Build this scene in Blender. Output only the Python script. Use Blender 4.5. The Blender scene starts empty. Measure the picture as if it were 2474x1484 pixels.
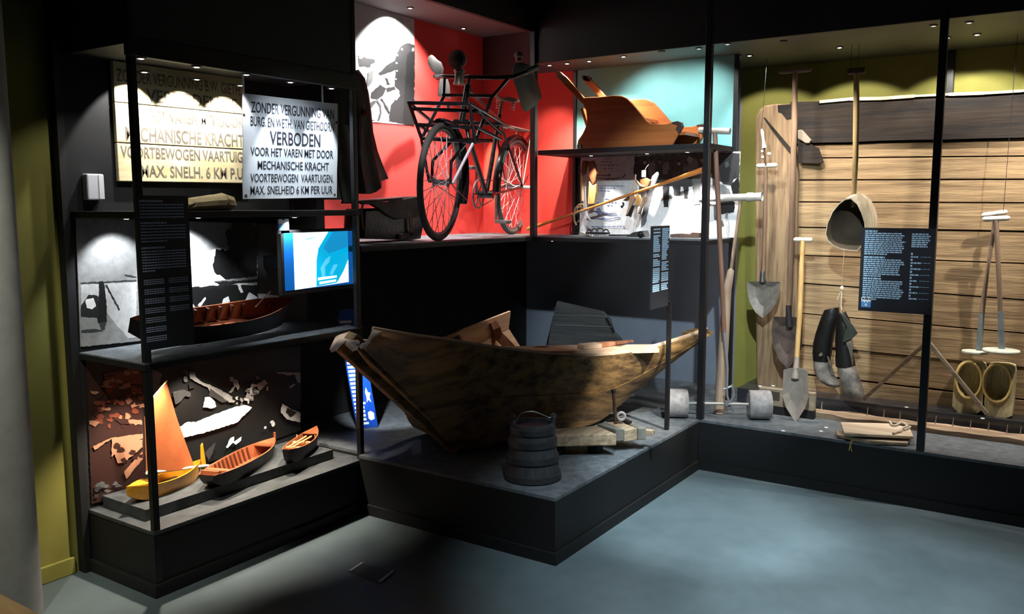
import bpy, bmesh, math, random
from mathutils import Vector, Matrix
random.seed(7)
C = bpy.context.scene.collection
PI = math.pi

# ------------------------------------------------------------------ camera, world, exposure
F_PX, IMG_W, IMG_H, EYE = 2069.2, 2474.0, 1484.0, 1.6
YAW, PITCH, ROLL = math.radians(33.93), math.radians(6.806), math.radians(0.064)
cam_data = bpy.data.cameras.new('camera')
cam_data.sensor_fit = 'HORIZONTAL'
cam_data.sensor_width = 36.0
cam_data.lens = 36.0 * F_PX / IMG_W
cam_data.clip_start = 0.05
cam = bpy.data.objects.new('camera', cam_data)
C.objects.link(cam)
ROT = (Matrix.Rotation(YAW, 3, 'Z') @ Matrix.Rotation(PI / 2 - PITCH, 3, 'X') @ Matrix.Rotation(-ROLL, 3, 'Z'))
cam.matrix_world = Matrix.Translation((0, 0, EYE)) @ ROT.to_4x4()
sc = bpy.context.scene
sc.camera = cam
sc.view_settings.view_transform = 'Standard'
sc.view_settings.look = 'None'
sc.view_settings.exposure = 0.0
sc.view_settings.gamma = 1.0
sc.view_settings.use_curve_mapping = False
sc.cycles.max_bounces = 6
sc.cycles.diffuse_bounces = 4
sc.cycles.glossy_bounces = 3
sc.cycles.sample_clamp_indirect = 3.0
sc.cycles.use_denoising = True
world = bpy.data.worlds.new('world')
sc.world = world
world.use_nodes = True
world.node_tree.nodes['Background'].inputs[0].default_value = (0.35, 0.45, 0.7, 1)
world.node_tree.nodes['Background'].inputs[1].default_value = 0.007

CAMP = Vector((0, 0, EYE))
def ray(px, py):
    return ROT @ Vector(((px - IMG_W / 2) / F_PX, -(py - IMG_H / 2) / F_PX, -1.0))
def at_x(px, py, x):
    d = ray(px, py); return CAMP + d * (x / d.x)
def at_y(px, py, y):
    d = ray(px, py); return CAMP + d * (y / d.y)
def at_z(px, py, z):
    d = ray(px, py); return CAMP + d * ((z - EYE) / d.z)

# ------------------------------------------------------------------ large room lights (track spots on the dark ceiling)
def spot(name, loc, target, watts, angle, blend=0.4, col=(1, 1, 1), size=0.02, parent=None):
    l = bpy.data.lights.new(name, 'SPOT')
    l.energy = watts; l.spot_size = math.radians(angle); l.spot_blend = blend
    l.color = col; l.shadow_soft_size = size
    o = bpy.data.objects.new(name, l); C.objects.link(o)
    d = Vector(target) - Vector(loc)
    o.rotation_euler = d.to_track_quat('-Z', 'Y').to_euler()
    o.location = loc
    if parent is not None:
        o.location = Vector(loc) - parent.location; o.parent = parent
    return o
COOL = (0.80, 0.95, 1.0); WHITE = (1.0, 0.97, 0.93); WARM = (1.0, 0.86, 0.68); DAY = (0.92, 0.97, 1.0)
TRACK = [  # (position, target, watts, cone, blend, colour)
    ((-0.70, 2.00, 3.08), (-2.30, 5.86, 0.62), 560, 34, 0.5, COOL),
    ((-0.30, 2.60, 3.08), (-0.42, 3.50, 0.0), 400, 36, 0.6, COOL),
    ((-1.25, 3.20, 3.08), (-1.50, 4.05, 0.0), 640, 29, 0.85, COOL),
    ((-0.90, 2.10, 3.08), (-1.10, 3.45, 0.0), 480, 48, 1.0, COOL),
    ((-2.45, 0.75, 3.08), (-3.58, 1.70, 0.42), 220, 37, 0.9, (1.0, 0.97, 0.80)),
    ((0.10, 2.20, 3.08), (-0.82, 4.82, 1.25), 200, 11, 1.0, DAY),
    ((-1.30, 2.15, 3.08), (-3.18, 2.86, 1.82), 170, 16, 0.8, DAY),
    ((0.00, 3.50, 3.08), (-2.14, 4.44, 0.50), 1200, 14, 0.85, (1.0, 0.95, 0.84)),  # spot added to brighten the right half of the hull
    ((-2.20, 0.55, 3.08), (-2.62, 1.12, 0.45), 70, 13, 0.8, WARM),  # spot added only to light the bench corner
    ((-1.75, 1.50, 3.08), (-3.20, 4.25, 1.85), 420, 15, 0.8, (1.0, 0.95, 0.9)),  # frontal spot added to brighten the bicycle
]

# ------------------------------------------------------------------ materials
def lin(c):
    return tuple(((v / 255.0) / 12.92 if v / 255.0 <= 0.04045 else ((v / 255.0 + 0.055) / 1.055) ** 2.4) for v in c) + (1.0,)
MATS = {}
def mat(name, rgb, rough=0.6, metal=0.0, spec=0.5, noise=0.0, nscale=8.0, rgb2=None, stretch=(1, 1, 1), bump=0.0, emit=0.0, coat=0.0):
    if name in MATS: return MATS[name]
    m = bpy.data.materials.new(name); m.use_nodes = True
    nt = m.node_tree; b = nt.nodes['Principled BSDF']
    b.inputs['Base Color'].default_value = lin(rgb)
    b.inputs['Roughness'].default_value = rough
    b.inputs['Metallic'].default_value = metal
    b.inputs['Specular IOR Level'].default_value = spec
    if coat: b.inputs['Coat Weight'].default_value = coat
    if emit:
        b.inputs['Emission Color'].default_value = lin(rgb); b.inputs['Emission Strength'].default_value = emit
    if noise or bump or rgb2:
        tc = nt.nodes.new('ShaderNodeTexCoord'); mp = nt.nodes.new('ShaderNodeMapping')
        mp.inputs['Scale'].default_value = stretch
        nz = nt.nodes.new('ShaderNodeTexNoise'); nz.inputs['Scale'].default_value = nscale
        nz.inputs['Detail'].default_value = 6; nz.inputs['Roughness'].default_value = 0.65
        nt.links.new(tc.outputs['Object'], mp.inputs['Vector']); nt.links.new(mp.outputs['Vector'], nz.inputs['Vector'])
        if rgb2 or noise:
            rp = nt.nodes.new('ShaderNodeValToRGB')
            c2 = rgb2 if rgb2 else tuple(max(0, v * (1 - noise)) for v in rgb)
            rp.color_ramp.elements[0].position = 0.36; rp.color_ramp.elements[0].color = lin(c2)
            rp.color_ramp.elements[1].position = 0.62; rp.color_ramp.elements[1].color = lin(rgb)
            nt.links.new(nz.outputs['Fac'], rp.inputs['Fac']); nt.links.new(rp.outputs['Color'], b.inputs['Base Color'])
        if bump:
            bp = nt.nodes.new('ShaderNodeBump'); bp.inputs['Strength'].default_value = bump; bp.inputs['Distance'].default_value = 0.01
            nt.links.new(nz.outputs['Fac'], bp.inputs['Height']); nt.links.new(bp.outputs['Normal'], b.inputs['Normal'])
    MATS[name] = m
    return m
def wood(name, rgb, rgb2, axis='x', rough=0.65, scale=3.0, bump=0.25, coat=0.0):
    s = {'x': (0.6, 9, 9), 'y': (9, 0.6, 9), 'z': (9, 9, 0.6)}[axis]
    return mat(name, rgb, rough, rgb2=rgb2, nscale=scale, stretch=s, bump=bump, coat=coat)

BLACK = mat('matt black paint', (13, 13, 15), 0.65)
BLACKM = mat('black powder coated steel', (20, 20, 24), 0.4)
BLACK_WALL = mat('black wall paint', (14, 14, 16), 0.85)
DECK = mat('dark slate deck paint', (104, 110, 116), 0.6, noise=0.25, nscale=20)
DECK_DARK = mat('dark slate cabinet board', (66, 70, 74), 0.6, noise=0.25, nscale=20)
FLOOR = mat('blue grey linoleum', (92, 105, 110), 0.42, rgb2=(80, 93, 98), nscale=3.0, bump=0.02)
OLIVE = mat('olive green wall paint', (134, 130, 58), 0.8, noise=0.06, nscale=5)
GREYW = mat('grey wall paint', (120, 128, 144), 0.8, noise=0.05, nscale=4)
RED = mat('red wall paint', (218, 64, 58), 0.7)
RED_SHADED = mat('shaded red paint', (62, 26, 24), 0.6)
TURQ = mat('turquoise panel', (116, 182, 182), 0.7, rgb2=(104, 166, 168), nscale=2.0)
COLG = mat('grey column plaster', (150, 152, 150), 0.8, noise=0.08, nscale=12)
WHITE_P = mat('white paint', (235, 236, 238), 0.5)
CHROME = mat('chrome', (200, 200, 205), 0.2, 1.0)
STEEL = mat('worn steel', (150, 148, 146), 0.45, 0.8, noise=0.3, nscale=14, bump=0.1)
IRON = mat('dark iron', (58, 56, 58), 0.55, 0.6, noise=0.3, nscale=20, bump=0.2)
RUST = mat('rusty iron', (92, 72, 60), 0.8, 0.3, rgb2=(60, 46, 42), nscale=18, bump=0.3)
TYRE = mat('grey black rubber', (72, 74, 76), 0.7)
BIKE = mat('black enamel', (20, 18, 22), 0.22, coat=0.4)
LEATHER = mat('dark leather', (50, 48, 46), 0.5, noise=0.35, nscale=14, bump=0.3)
GLEATHER = mat('grey green leather', (58, 62, 54), 0.45, noise=0.3, nscale=10, bump=0.3)
TAN = mat('tan strap leather', (150, 120, 88), 0.6)
W_SLEIGH = wood('varnished brown wood', (176, 106, 56), (146, 82, 42), 'x', 0.35, 3, 0.05, 0.25)
W_LIGHT = wood('light ash wood', (214, 176, 112), (184, 142, 84), 'z', 0.55, 3)
W_GREYZ = wood('grey weathered handle wood', (150, 126, 104), (112, 92, 76), 'z', 0.7, 3)
W_PALE = wood('pale fresh wood', (218, 188, 160), (196, 158, 130), 'y', 0.6, 2)
W_HULL = wood('stained hull wood', (160, 124, 74), (66, 46, 30), 'y', 0.65, 2.2, 0.3)
W_LOG = wood('pale worn beam wood', (206, 182, 150), (150, 120, 96), 'y', 0.8, 3, 0.5)
W_PLANK = wood('old yellow brown planks', (168, 141, 104), (126, 102, 74), 'x', 0.9, 3.2, 0.7)
W_TAR = wood('tarred plank wood', (46, 34, 24), (16, 12, 10), 'x', 0.9, 2.6, 0.5)
W_STEM = wood('worn end board wood', (158, 132, 100), (112, 88, 66), 'z', 0.85, 4.5, 0.9)
W_GREYX = wood('grey weathered plank', (168, 152, 130), (124, 106, 88), 'x', 0.8, 3, 0.4)
W_DARK = wood('dark grey board wood', (84, 82, 82), (58, 58, 60), 'x', 0.8, 3, 0.3)
LENS_ON = mat('lit lamp lens', (240, 246, 255), 0.4, emit=9.0)
LENS_DIM = mat('dim lamp lens', (225, 225, 220), 0.4, emit=1.2)
LENS_OFF = mat('unlit lamp lens', (40, 40, 44), 0.2)

# ------------------------------------------------------------------ mesh building
def V(*a): return Vector(a)
class MB:
    def __init__(s): s.v = []; s.f = []; s.mi = []; s.m = 0
    def add(s, vs, fs):
        o = len(s.v); s.v += [Vector(p) for p in vs]
        for f in fs: s.f.append([i + o for i in f]); s.mi.append(s.m)
        return s
    def mat(s, i): s.m = i; return s
    def box(s, x0, x1, y0, y1, z0, z1):
        vs = [(x, y, z) for x in (x0, x1) for y in (y0, y1) for z in (z0, z1)]
        return s.add(vs, [(0, 1, 3, 2), (4, 6, 7, 5), (0, 4, 5, 1), (2, 3, 7, 6), (0, 2, 6, 4), (1, 5, 7, 3)])
    def bar(s, p0, p1, w, h, up=(0, 0, 1), w1=None, h1=None):
        p0, p1 = Vector(p0), Vector(p1); d = (p1 - p0).normalized(); up = Vector(up)
        if abs(d.dot(up)) > 0.98: up = Vector((0, 1, 0))
        a = d.cross(up).normalized(); b = a.cross(d).normalized()
        w1 = w if w1 is None else w1; h1 = h if h1 is None else h1
        vs = []
        for p, ww, hh in ((p0, w, h), (p1, w1, h1)):
            for i, j in ((-1, -1), (1, -1), (1, 1), (-1, 1)): vs.append(p + a * i * ww / 2 + b * j * hh / 2)
        return s.add(vs, [(3, 2, 1, 0), (4, 5, 6, 7), (0, 1, 5, 4), (1, 2, 6, 5), (2, 3, 7, 6), (3, 0, 4, 7)])
    def prism(s, pts, off):
        pts = [Vector(p) for p in pts]; off = Vector(off); n = len(pts)
        vs = pts + [p + off for p in pts]
        fs = [tuple(range(n))[::-1], tuple(range(n, 2 * n))] + [(i, (i + 1) % n, n + (i + 1) % n, n + i) for i in range(n)]
        return s.add(vs, fs)
    def loft(s, rings, closed=True, caps=True):
        n = len(rings[0]); vs = [p for r in rings for p in r]; fs = []
        for k in range(len(rings) - 1):
            for i in range(n if closed else n - 1):
                j = (i + 1) % n
                fs.append((k * n + i, k * n + j, (k + 1) * n + j, (k + 1) * n + i))
        if caps and closed:
            fs.append(tuple(range(n))[::-1]); fs.append(tuple(range((len(rings) - 1) * n, len(rings) * n)))
        return s.add(vs, fs)
    def tube(s, pts, r, n=8, closed=False, caps=True, flat=1.0):
        pts = [Vector(p) for p in pts]; m = len(pts)
        rs = list(r) if hasattr(r, '__len__') else [r] * m
        T = []
        for i in range(m):
            if closed: t = pts[(i + 1) % m] - pts[i - 1]
            else: t = pts[min(i + 1, m - 1)] - pts[max(i - 1, 0)]
            T.append(t.normalized())
        a = Vector((0, 0, 1)) if abs(T[0].z) < 0.9 else Vector((0, 1, 0))
        rings = []
        for i in range(m):
            a = (a - T[i] * a.dot(T[i])).normalized(); b = T[i].cross(a)
            rings.append([pts[i] + (a * math.cos(2 * PI * k / n) + b * math.sin(2 * PI * k / n) * flat) * rs[i] for k in range(n)])
        if closed: rings.append(rings[0])
        return s.loft(rings, True, caps and not closed)
    def lathe(s, prof, base, axis=(0, 0, 1), n=24):
        base = Vector(base); ax = Vector(axis).normalized()
        a = Vector((0, 0, 1)) if abs(ax.z) < 0.9 else Vector((1, 0, 0))
        a = (a - ax * a.dot(ax)).normalized(); b = ax.cross(a)
        rings = [[base + ax * z + (a * math.cos(2 * PI * k / n) + b * math.sin(2 * PI * k / n)) * r for k in range(n)] for r, z in prof]
        return s.loft(rings, True, True)
    def blob(s, c, rx, ry, rz, n=14, m=8):
        c = Vector(c); rings = []
        for i in range(1, m):
            t = PI * i / m
            rings.append([c + Vector((rx * math.sin(t) * math.cos(2 * PI * k / n), ry * math.sin(t) * math.sin(2 * PI * k / n), -rz * math.cos(t))) for k in range(n)])
        return s.loft(rings)
    def build(s, name, mats, parent=None, smooth=False, bevel=0.0, label=None, kind=None, origin=None, seg=2):
        me = bpy.data.meshes.new(name)
        root = parent
        while root is not None and root.parent is not None: root = root.parent
        if origin is not None: org = Vector(origin)
        elif root is not None: org = root.location.copy()
        else:
            lo = Vector([min(p[i] for p in s.v) for i in range(3)]); hi = Vector([max(p[i] for p in s.v) for i in range(3)])
            org = Vector(((lo.x + hi.x) / 2, (lo.y + hi.y) / 2, lo.z))
        me.from_pydata([p - org for p in s.v], [], s.f)
        for m in (mats if isinstance(mats, (list, tuple)) else [mats]): me.materials.append(m)
        for p, i in zip(me.polygons, s.mi): p.material_index = i; p.use_smooth = smooth
        bm = bmesh.new(); bm.from_mesh(me); bmesh.ops.recalc_face_normals(bm, faces=bm.faces); bm.to_mesh(me); bm.free()
        o = bpy.data.objects.new(name, me); C.objects.link(o)
        if parent is not None: o.parent = parent
        else: o.location = org
        if bevel:
            md = o.modifiers.new('bevel', 'BEVEL'); md.width = bevel; md.segments = seg; md.limit_method = 'ANGLE'; md.angle_limit = math.radians(40)
        if smooth and not bevel:
            try: me.set_sharp_from_angle(angle=math.radians(42))
            except Exception: pass
        if label: o['label'] = label
        if kind: o['kind'] = kind
        return o
def thing(name, label, cat, loc, group=None):
    o = bpy.data.objects.new(name, None); C.objects.link(o); o.location = Vector(loc); o.empty_display_size = 0.05
    o['label'] = label; o['category'] = cat
    if group: o['group'] = group
    return o
def tag(o, label, cat, group=None, kind=None):
    o['label'] = label; o['category'] = cat
    if group: o['group'] = group
    if kind: o['kind'] = kind
    return o
def struct(name, mb, m, **k):
    o = mb.build(name, m, **k); o['kind'] = 'structure'; return o
def arc(c, r, a0, a1, n, ux, uy):
    c, ux, uy = Vector(c), Vector(ux), Vector(uy)
    return [c + ux * r * math.cos(a0 + (a1 - a0) * i / n) + uy * r * math.sin(a0 + (a1 - a0) * i / n) for i in range(n + 1)]
def zo(pts, x0, y0, s):  # a point list read off an enlarged crop back to full frame pixels
    return [(x0 + x / s, y0 + y / s) for x, y in pts]

class Rect:  # a flat rectangle in space, addressed by u (right) and v (down), 0..1
    def __init__(s, tl, tr, bl):
        s.o = Vector(tl); s.u = Vector(tr) - s.o; s.w = Vector(bl) - s.o; s.n = -(s.u.cross(s.w)).normalized()
        if s.n.dot(CAMP - s.o) < 0: s.n = -s.n
    def p(s, u, v, d=0.0): return s.o + s.u * u + s.w * v + s.n * d
def lettering(mb, rect, lines, depth=0.0012):
    for txt, u0, u1, v0, v1, fat in lines:
        cu = bpy.data.curves.new('lettering', 'FONT'); cu.body = txt; cu.offset = fat; cu.resolution_u = 3
        o = bpy.data.objects.new('lettering', cu); C.objects.link(o)
        me = o.to_mesh()
        xs = [v.co.x for v in me.vertices]; ys = [v.co.y for v in me.vertices]
        x0, x1, y0, y1 = min(xs), max(xs), min(ys), max(ys)
        vs = [rect.p(u0 + (v.co.x - x0) / (x1 - x0) * (u1 - u0), v1 - (v.co.y - y0) / (y1 - y0) * (v1 - v0), depth) for v in me.vertices]
        mb.add(vs, [tuple(p.vertices) for p in me.polygons])
        o.to_mesh_clear(); bpy.data.objects.remove(o); bpy.data.curves.remove(cu)
def text_rows(mb, rect, rows, depth=0.0012):
    """rows of print too small to read: short word marks; rows = (u0, u1, v, height)"""
    rnd = random.Random(len(rows) * 13 + 5)
    for u0, u1, v, h in rows:
        u = u0
        while u < u1 - 0.004:
            w = min(rnd.uniform(0.02, 0.07), u1 - u)
            mb.add([rect.p(u, v, depth), rect.p(u + w, v, depth), rect.p(u + w, v + h, depth), rect.p(u, v + h, depth)], [(0, 1, 2, 3)])
            u += w + 0.008
# ------------------------------------------------------------------ the setting
XL, XR = -3.80, 1.8          # rear left wall of the display, right limit
XF = -3.08                   # front plane of the left cases
YF = 4.84                    # front plane of the right cases
YB = 5.25                    # back of the upper right case
YW = 5.86                    # back wall
struct('floor', MB().box(-5.0, 3.0, -2.0, 6.1, -0.1, 0.0), FLOOR)
struct('ceiling', MB().box(-5.0, 3.0, -2.0, 6.1, 3.2, 3.3), BLACK_WALL)
struct('wall_left', MB().box(-3.75, -3.60, -2.0, 1.93, 0, 3.2), OLIVE)
struct('wall_rear_left', MB().box(XL - 0.1, XL, 1.93, YW + 0.1, 0, 3.2), BLACK_WALL)
struct('wall_back', MB().box(-2.04, 3.0, YW, YW + 0.1, 0, 3.2), OLIVE)
struct('wall_rear_grey', MB().box(XL, -2.04, YW, YW + 0.1, 0, 3.2), GREYW)
struct('baseboard_left', MB().box(-3.60, -3.585, -2.0, 1.91, 0, 0.075), OLIVE, bevel=0.004)
col = MB().lathe([(0.112, 0), (0.112, 3.2)], (-3.40, 1.545, 0), n=40)
o = struct('column', col, COLG, smooth=True)
# tan counter whose corner enters at the bottom left of the picture
p0 = at_z(0, 1433, 0.45); p1 = at_z(98, 1484, 0.45)
dv = (p1 - p0)
cn = Vector((dv.y, -dv.x, 0)).normalized()
if cn.dot(Vector((0, -1, 0))) < 0: cn = -cn
a = p0 - dv * 0.6; b = p1 + dv * 0.8
t = thing('bench', 'tan wooden bench top entering at the bottom left corner', 'bench', (p0.x, p0.y, 0))
MB().prism([a, b, b + cn * 0.4, a + cn * 0.4], (0, 0, -0.05)).build('seat', wood('tan bench wood', (214, 186, 140), (196, 166, 120), 'x', 0.6), t, bevel=0.004)
for q in (a + dv * 0.1 + cn * 0.06, b - dv * 0.1 + cn * 0.06, a + dv * 0.1 + cn * 0.34, b - dv * 0.1 + cn * 0.34):
    MB().bar((q.x, q.y, 0), (q.x, q.y, 0.40), 0.04, 0.04).build('leg', BLACKM, t)

# metal floor socket
q = [at_z(*c, 0.0) for c in ((843, 1383), (875, 1362), (953, 1383), (918, 1411))]
t = thing('floor_socket', 'flush square metal floor socket in the dark blue floor', 'floor socket', sum(q, Vector()) / 4)
mid = sum(q, Vector()) / 4
MB().prism(q, (0, 0, 0.004)).build('frame', STEEL, t)
MB().prism([mid + (c - mid) * 0.9 + Vector((0, 0, 0.004)) for c in q], (0, 0, 0.002)).build('lid', mat('grey floor lid', (70, 74, 78), 0.5), t)
for i, j in ((0, 1), (2, 3)):
    MB().bar(mid + (q[i] - mid) * 0.95 + V(0, 0, 0.006), mid + (q[j] - mid) * 0.95 + V(0, 0, 0.006), 0.012, 0.004).build('edge_strip', mat('bright aluminium', (225, 228, 230), 0.35, 0.3), t)

# ------------------------------------------------------------------ left display cabinet
t = thing('display_cabinet', 'tall black steel display cabinet with three shelves at the left', 'display cabinet', (-3.34, 2.58, 0))
CAB = t
YC0, YC1 = 1.965, 3.20
MB().box(-3.60, XF - 0.004, YC0 + 0.004, YC1, 0.05, 0.262).build('base', BLACK, t)
MB().box(-3.60, XF, YC0, YC1 + 0.0, 0.262, 0.279).build('base_top', DECK_DARK, t, bevel=0.002)
MB().box(-3.60, XF + 0.012, YC0 - 0.012, 3.14, 0.0, 0.055).build('base_trim', BLACK, t, bevel=0.004)
MB().box(-3.60, -3.552, 1.945, 3.155, 0.279, 2.22).build('back_panel', BLACK_WALL, t)
MB().box(-3.55, XF, YC0, YC1, 0.945, 0.969).build('shelf', BLACK, t)
MB().box(-3.55, XF, YC0, YC1, 0.969, 0.975).build('shelf_board', DECK, t)
yv = at_x(782, 497, -3.565).y
MB().box(-3.575, -3.56, 3.155, yv, 1.40, 1.63).build('back_panel', BLACK_WALL, t)
MB().box(-3.575, -3.56, 3.155, 3.66, 1.63, 3.1).build('back_panel', BLACK_WALL, t)
MB().box(-3.55, XF, YC0, YC1, 1.548, 1.575).build('shelf', BLACK, t, bevel=0.002)
for x, y in ((XF - 0.02, YC0 + 0.02), (XF - 0.02, YC1 - 0.02), (-3.575, YC0 - 0.015)):
    MB().box(x - 0.010, x + 0.018, y - 0.014, y + 0.014, 0.0 if y < 2.5 else 0.279, 3.2).build('post', BLACKM, t, bevel=0.003)
MB().box(-3.60, XF - 0.006, YC0 + 0.02, YC1 - 0.02, 2.22, 3.2).build('header_panel', mat('charcoal header panel', (32, 32, 37), 0.6, noise=0.1, nscale=6), t)
MB().box(XF - 0.03, XF, YC0, YC1, 2.17, 2.245).build('frame_bar', BLACKM, t, bevel=0.003)
MB().box(-3.60, -3.55, 1.93, 1.96, 0.0, 3.2).build('side_panel', BLACK, t)

# ------------------------------------------------------------------ low platform under the boat and the tools
t = thing('display_platform', 'low black L-shaped platform carrying the boat and tools', 'platform', (-1.9, 4.9, 0))
PLAT = t
ZP = 0.307
out = [(XL + .004, YC1), (XF, YC1), (XF, 3.15), (-1.89, 3.15), (-1.89, YF), (XR, YF), (XR, YW - .004), (XL + .004, YW - .004)]
MB().prism([(x, y, 0.02) for x, y in out], (0, 0, ZP - 0.035)).build('body', BLACK, t)
MB().prism([(x, y, ZP - 0.015) for x, y in out], (0, 0, 0.015)).build('top_board', DECK, t)
tr = MB().box(XF, -1.878, 3.138, 3.15, 0, 0.055).box(-1.89, -1.878, 3.15, YF - 0.012, 0, 0.055).box(-1.89, XR, YF - 0.012, YF, 0, 0.055)
tr.build('base_trim', BLACK, t)

# ------------------------------------------------------------------ upper display case in an L along the two rear walls
t = thing('display_case', 'long black upper display case with red, turquoise and printed back panels', 'display case', (-2.5, 5.0, ZP))
CASE = t
sh = [(XL, YC1), (XF, YC1), (XF, YF), (-1.87, YF), (-1.87, YB), (XL, YB)]
SHF = t
MB().prism([(x, y, 1.362) for x, y in sh], (0, 0, 0.024)).build('shelf', BLACK, t)
MB().prism([(x, y, 1.386) for x, y in sh], (0, 0, 0.006)).build('shelf_board', DECK, t)
MB().box(-3.05, -1.87, YF, YB, 1.925, 1.956).build('shelf', BLACK, t, bevel=0.002)
MB().box(XL, XL + 0.012, 3.0, YB, 1.392, 2.86).build('side_panel', RED, t, label='red painted side panel')
MB().box(XL + 0.012, -3.0, YB, YB + 0.02, 1.392, 2.52).build('back_panel', RED, t, label='red painted back panel')
MB().box(XL + 0.012, -3.0, YB, YB + 0.02, 2.52, 2.86).build('header_panel', RED_SHADED, t, label='top of the red back, its shade painted dark maroon')  # wall top above the lamps; its shade is put into the colour
MB().box(-3.0, -1.88, YB, YB + 0.02, 1.956, 2.515).build('back_panel', TURQ, t, label='turquoise back panel')
MB().box(-3.0, -1.88, YB + 0.002, YB + 0.02, 1.392, 1.956).build('back_panel', BLACK, t)
for x0, x1, y0, y1, z0, z1 in ((XF - 0.02, XF + 0.018, YF - 0.02, YF + 0.018, 1.362, 3.2), (-1.909, -1.871, YF - 0.002, YF + 0.036, ZP, 3.2),
                               (-1.885, -1.85, YB - 0.0, YB + 0.035, ZP, 2.515), (-3.015, -2.99, YB - 0.012, YB, 1.392, 2.515),
                               (-0.687, -0.649, YF - 0.002, YF + 0.036, ZP, 3.2), (-0.775, -0.735, YW - 0.04, YW, 2.2, 2.515)):
    MB().box(x0, x1, y0, y1, z0, z1).build('post', BLACKM, t, bevel=0.003)
MB().box(XF - 0.03, XF, YC1, YF, 2.715, 3.2).build('header_panel', BLACK, t)
MB().box(XL, XF - 0.03, 3.0, YB + 0.02, 2.82, 2.84).build('ceiling_panel', mat('mid grey case ceiling', (110, 106, 106), 0.6), t)
MB().box(XF, XR, YF, YF + 0.02, 2.515, 3.2).build('header_panel', BLACK, t)
MB().box(XF, XR, YF + 0.02, YW, 2.515, 2.535).build('ceiling_panel', mat('dark case ceiling', (70, 68, 64), 0.5), t)

# ------------------------------------------------------------------ small lamps set in the case ceilings
def downlight(x, y, z, label, lens, watts=0, tgt=None, angle=80, blend=0.6, col=WHITE, group='small round lamps in the case ceilings'):
    t = thing('downlight', label, 'lamp', (x, y, z), group)
    MB().lathe([(0.014, -0.006), (0.021, -0.006), (0.021, 0.0), (0.014, 0.0)], (x, y, z), n=18).build('rim', STEEL if lens is not LENS_OFF else IRON, t, smooth=True)
    MB().lathe([(0.0001, -0.0075), (0.009, -0.007), (0.013, -0.005), (0.013, -0.001)], (x, y, z), n=16).build('lens', lens, t, smooth=True)
    if watts: spot('downlight_beam', (x, y, z - 0.02), tgt, watts, angle, blend, col, 0.012, t)
ZS = 2.515
FRONT = [(-3.02, 4.935, 'beside the inner corner post'), (-2.89, 4.94, 'above the sleigh handle'), (-2.728, 4.942, 'above the near side of the sleigh'),
         (-2.469, 4.911, 'in the middle of the turquoise bay'), (-2.201, 4.882, 'unlit, left of the corner post'), (-1.979, 4.914, 'just left of the corner post'), (-1.79, 4.871, 'just right of the corner post')]
for i, (x, y, w) in enumerate(FRONT):
    lens = (LENS_ON, LENS_ON, LENS_ON, LENS_ON, LENS_OFF, LENS_DIM, LENS_DIM)[i]
    wt = (26, 150, 70, 18, 0, 17, 40)[i]
    tg = ((-3.3, 5.2, 1.5), (-2.95, 5.0, 1.9), (-2.6, 5.15, 1.95), (-2.35, 5.24, 2.0), None, (-2.2, 5.25, 1.95), (-1.35, 5.6, 1.3))[i]
    downlight(x, y, ZS, 'small lamp in the right case ceiling, ' + w, lens, wt, tg, 84 if i not in (3, 5) else 120, 0.8 if i not in (3, 5) else 1.0, (WARM, WARM, WARM, WHITE, WHITE, WHITE, WHITE)[i])
BACK = [(-1.81, 5.314, 'beside the turquoise panel', 34), (-1.285, 5.343, 'above the scoop', 40), (-0.722, 5.371, 'behind the right post', 40), (-0.576, 5.364, 'right of the right post', 40), (-0.1, 5.36, 'out at the right edge', 36)]
for x, y, w, wt in BACK:
    downlight(x, y, ZS, 'bright lamp over the plank wall, ' + w, LENS_ON, wt * 0.62, (x, y + 0.62, 1.515), 92, 0.25, (1.0, 0.95, 0.86))
for x, y, w in ((-0.736, 4.979, 'just left of the right post'), (-0.575, 4.995, 'just right of the right post')):
    downlight(x, y, ZS, 'dim front lamp over the tools, ' + w, LENS_DIM, 50, (-2.12, 4.62, 0.50), 26, 0.5, (1.0, 0.93, 0.8))
downlight(-1.50, 4.97, ZS, 'dim front lamp over the tools, above the tallest spade', LENS_OFF, 60, (-1.25, 5.58, 1.0), 84, 0.8, (1.0, 0.94, 0.86))
downlight(0.05, 4.96, ZS, 'front lamp over the tools, added out of view to brighten the overshoes', LENS_DIM, 120, (-0.45, 5.58, 0.85), 84, 0.8, (1.0, 0.94, 0.86))  # unseen lamp added for light on the overshoes
for y, w in ((2.03, 'nearest the front post'), (2.281, 'in the middle of the three'), (2.533, 'above the enamel sign')):
    downlight(-3.10, y, 2.17, 'small lamp along the left cabinet top edge, ' + w, LENS_ON, 5, (-3.5, y, 1.55), 76, 0.6, WHITE)
for y, w in ((2.24, 'behind the front post'), (2.50, 'over the centre of the wooden sign'), (2.74, 'over the right end of the wooden sign')):
    downlight(-3.40, y, 2.17, 'recessed lamp close to the wooden sign, ' + w, LENS_ON, 16, (-3.54, y, 1.93), 84, 0.18, (1.0, 0.98, 0.94))
for x, y, w in ((-3.12, 2.80, 'left'), (-3.12, 3.06, 'right')):
    downlight(x, y, 2.17, 'recessed lamp above the enamel sign, %s of the two' % w, LENS_ON, 15, (-3.21, y - .02, 1.75), 56, 0.4, DAY)
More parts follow.
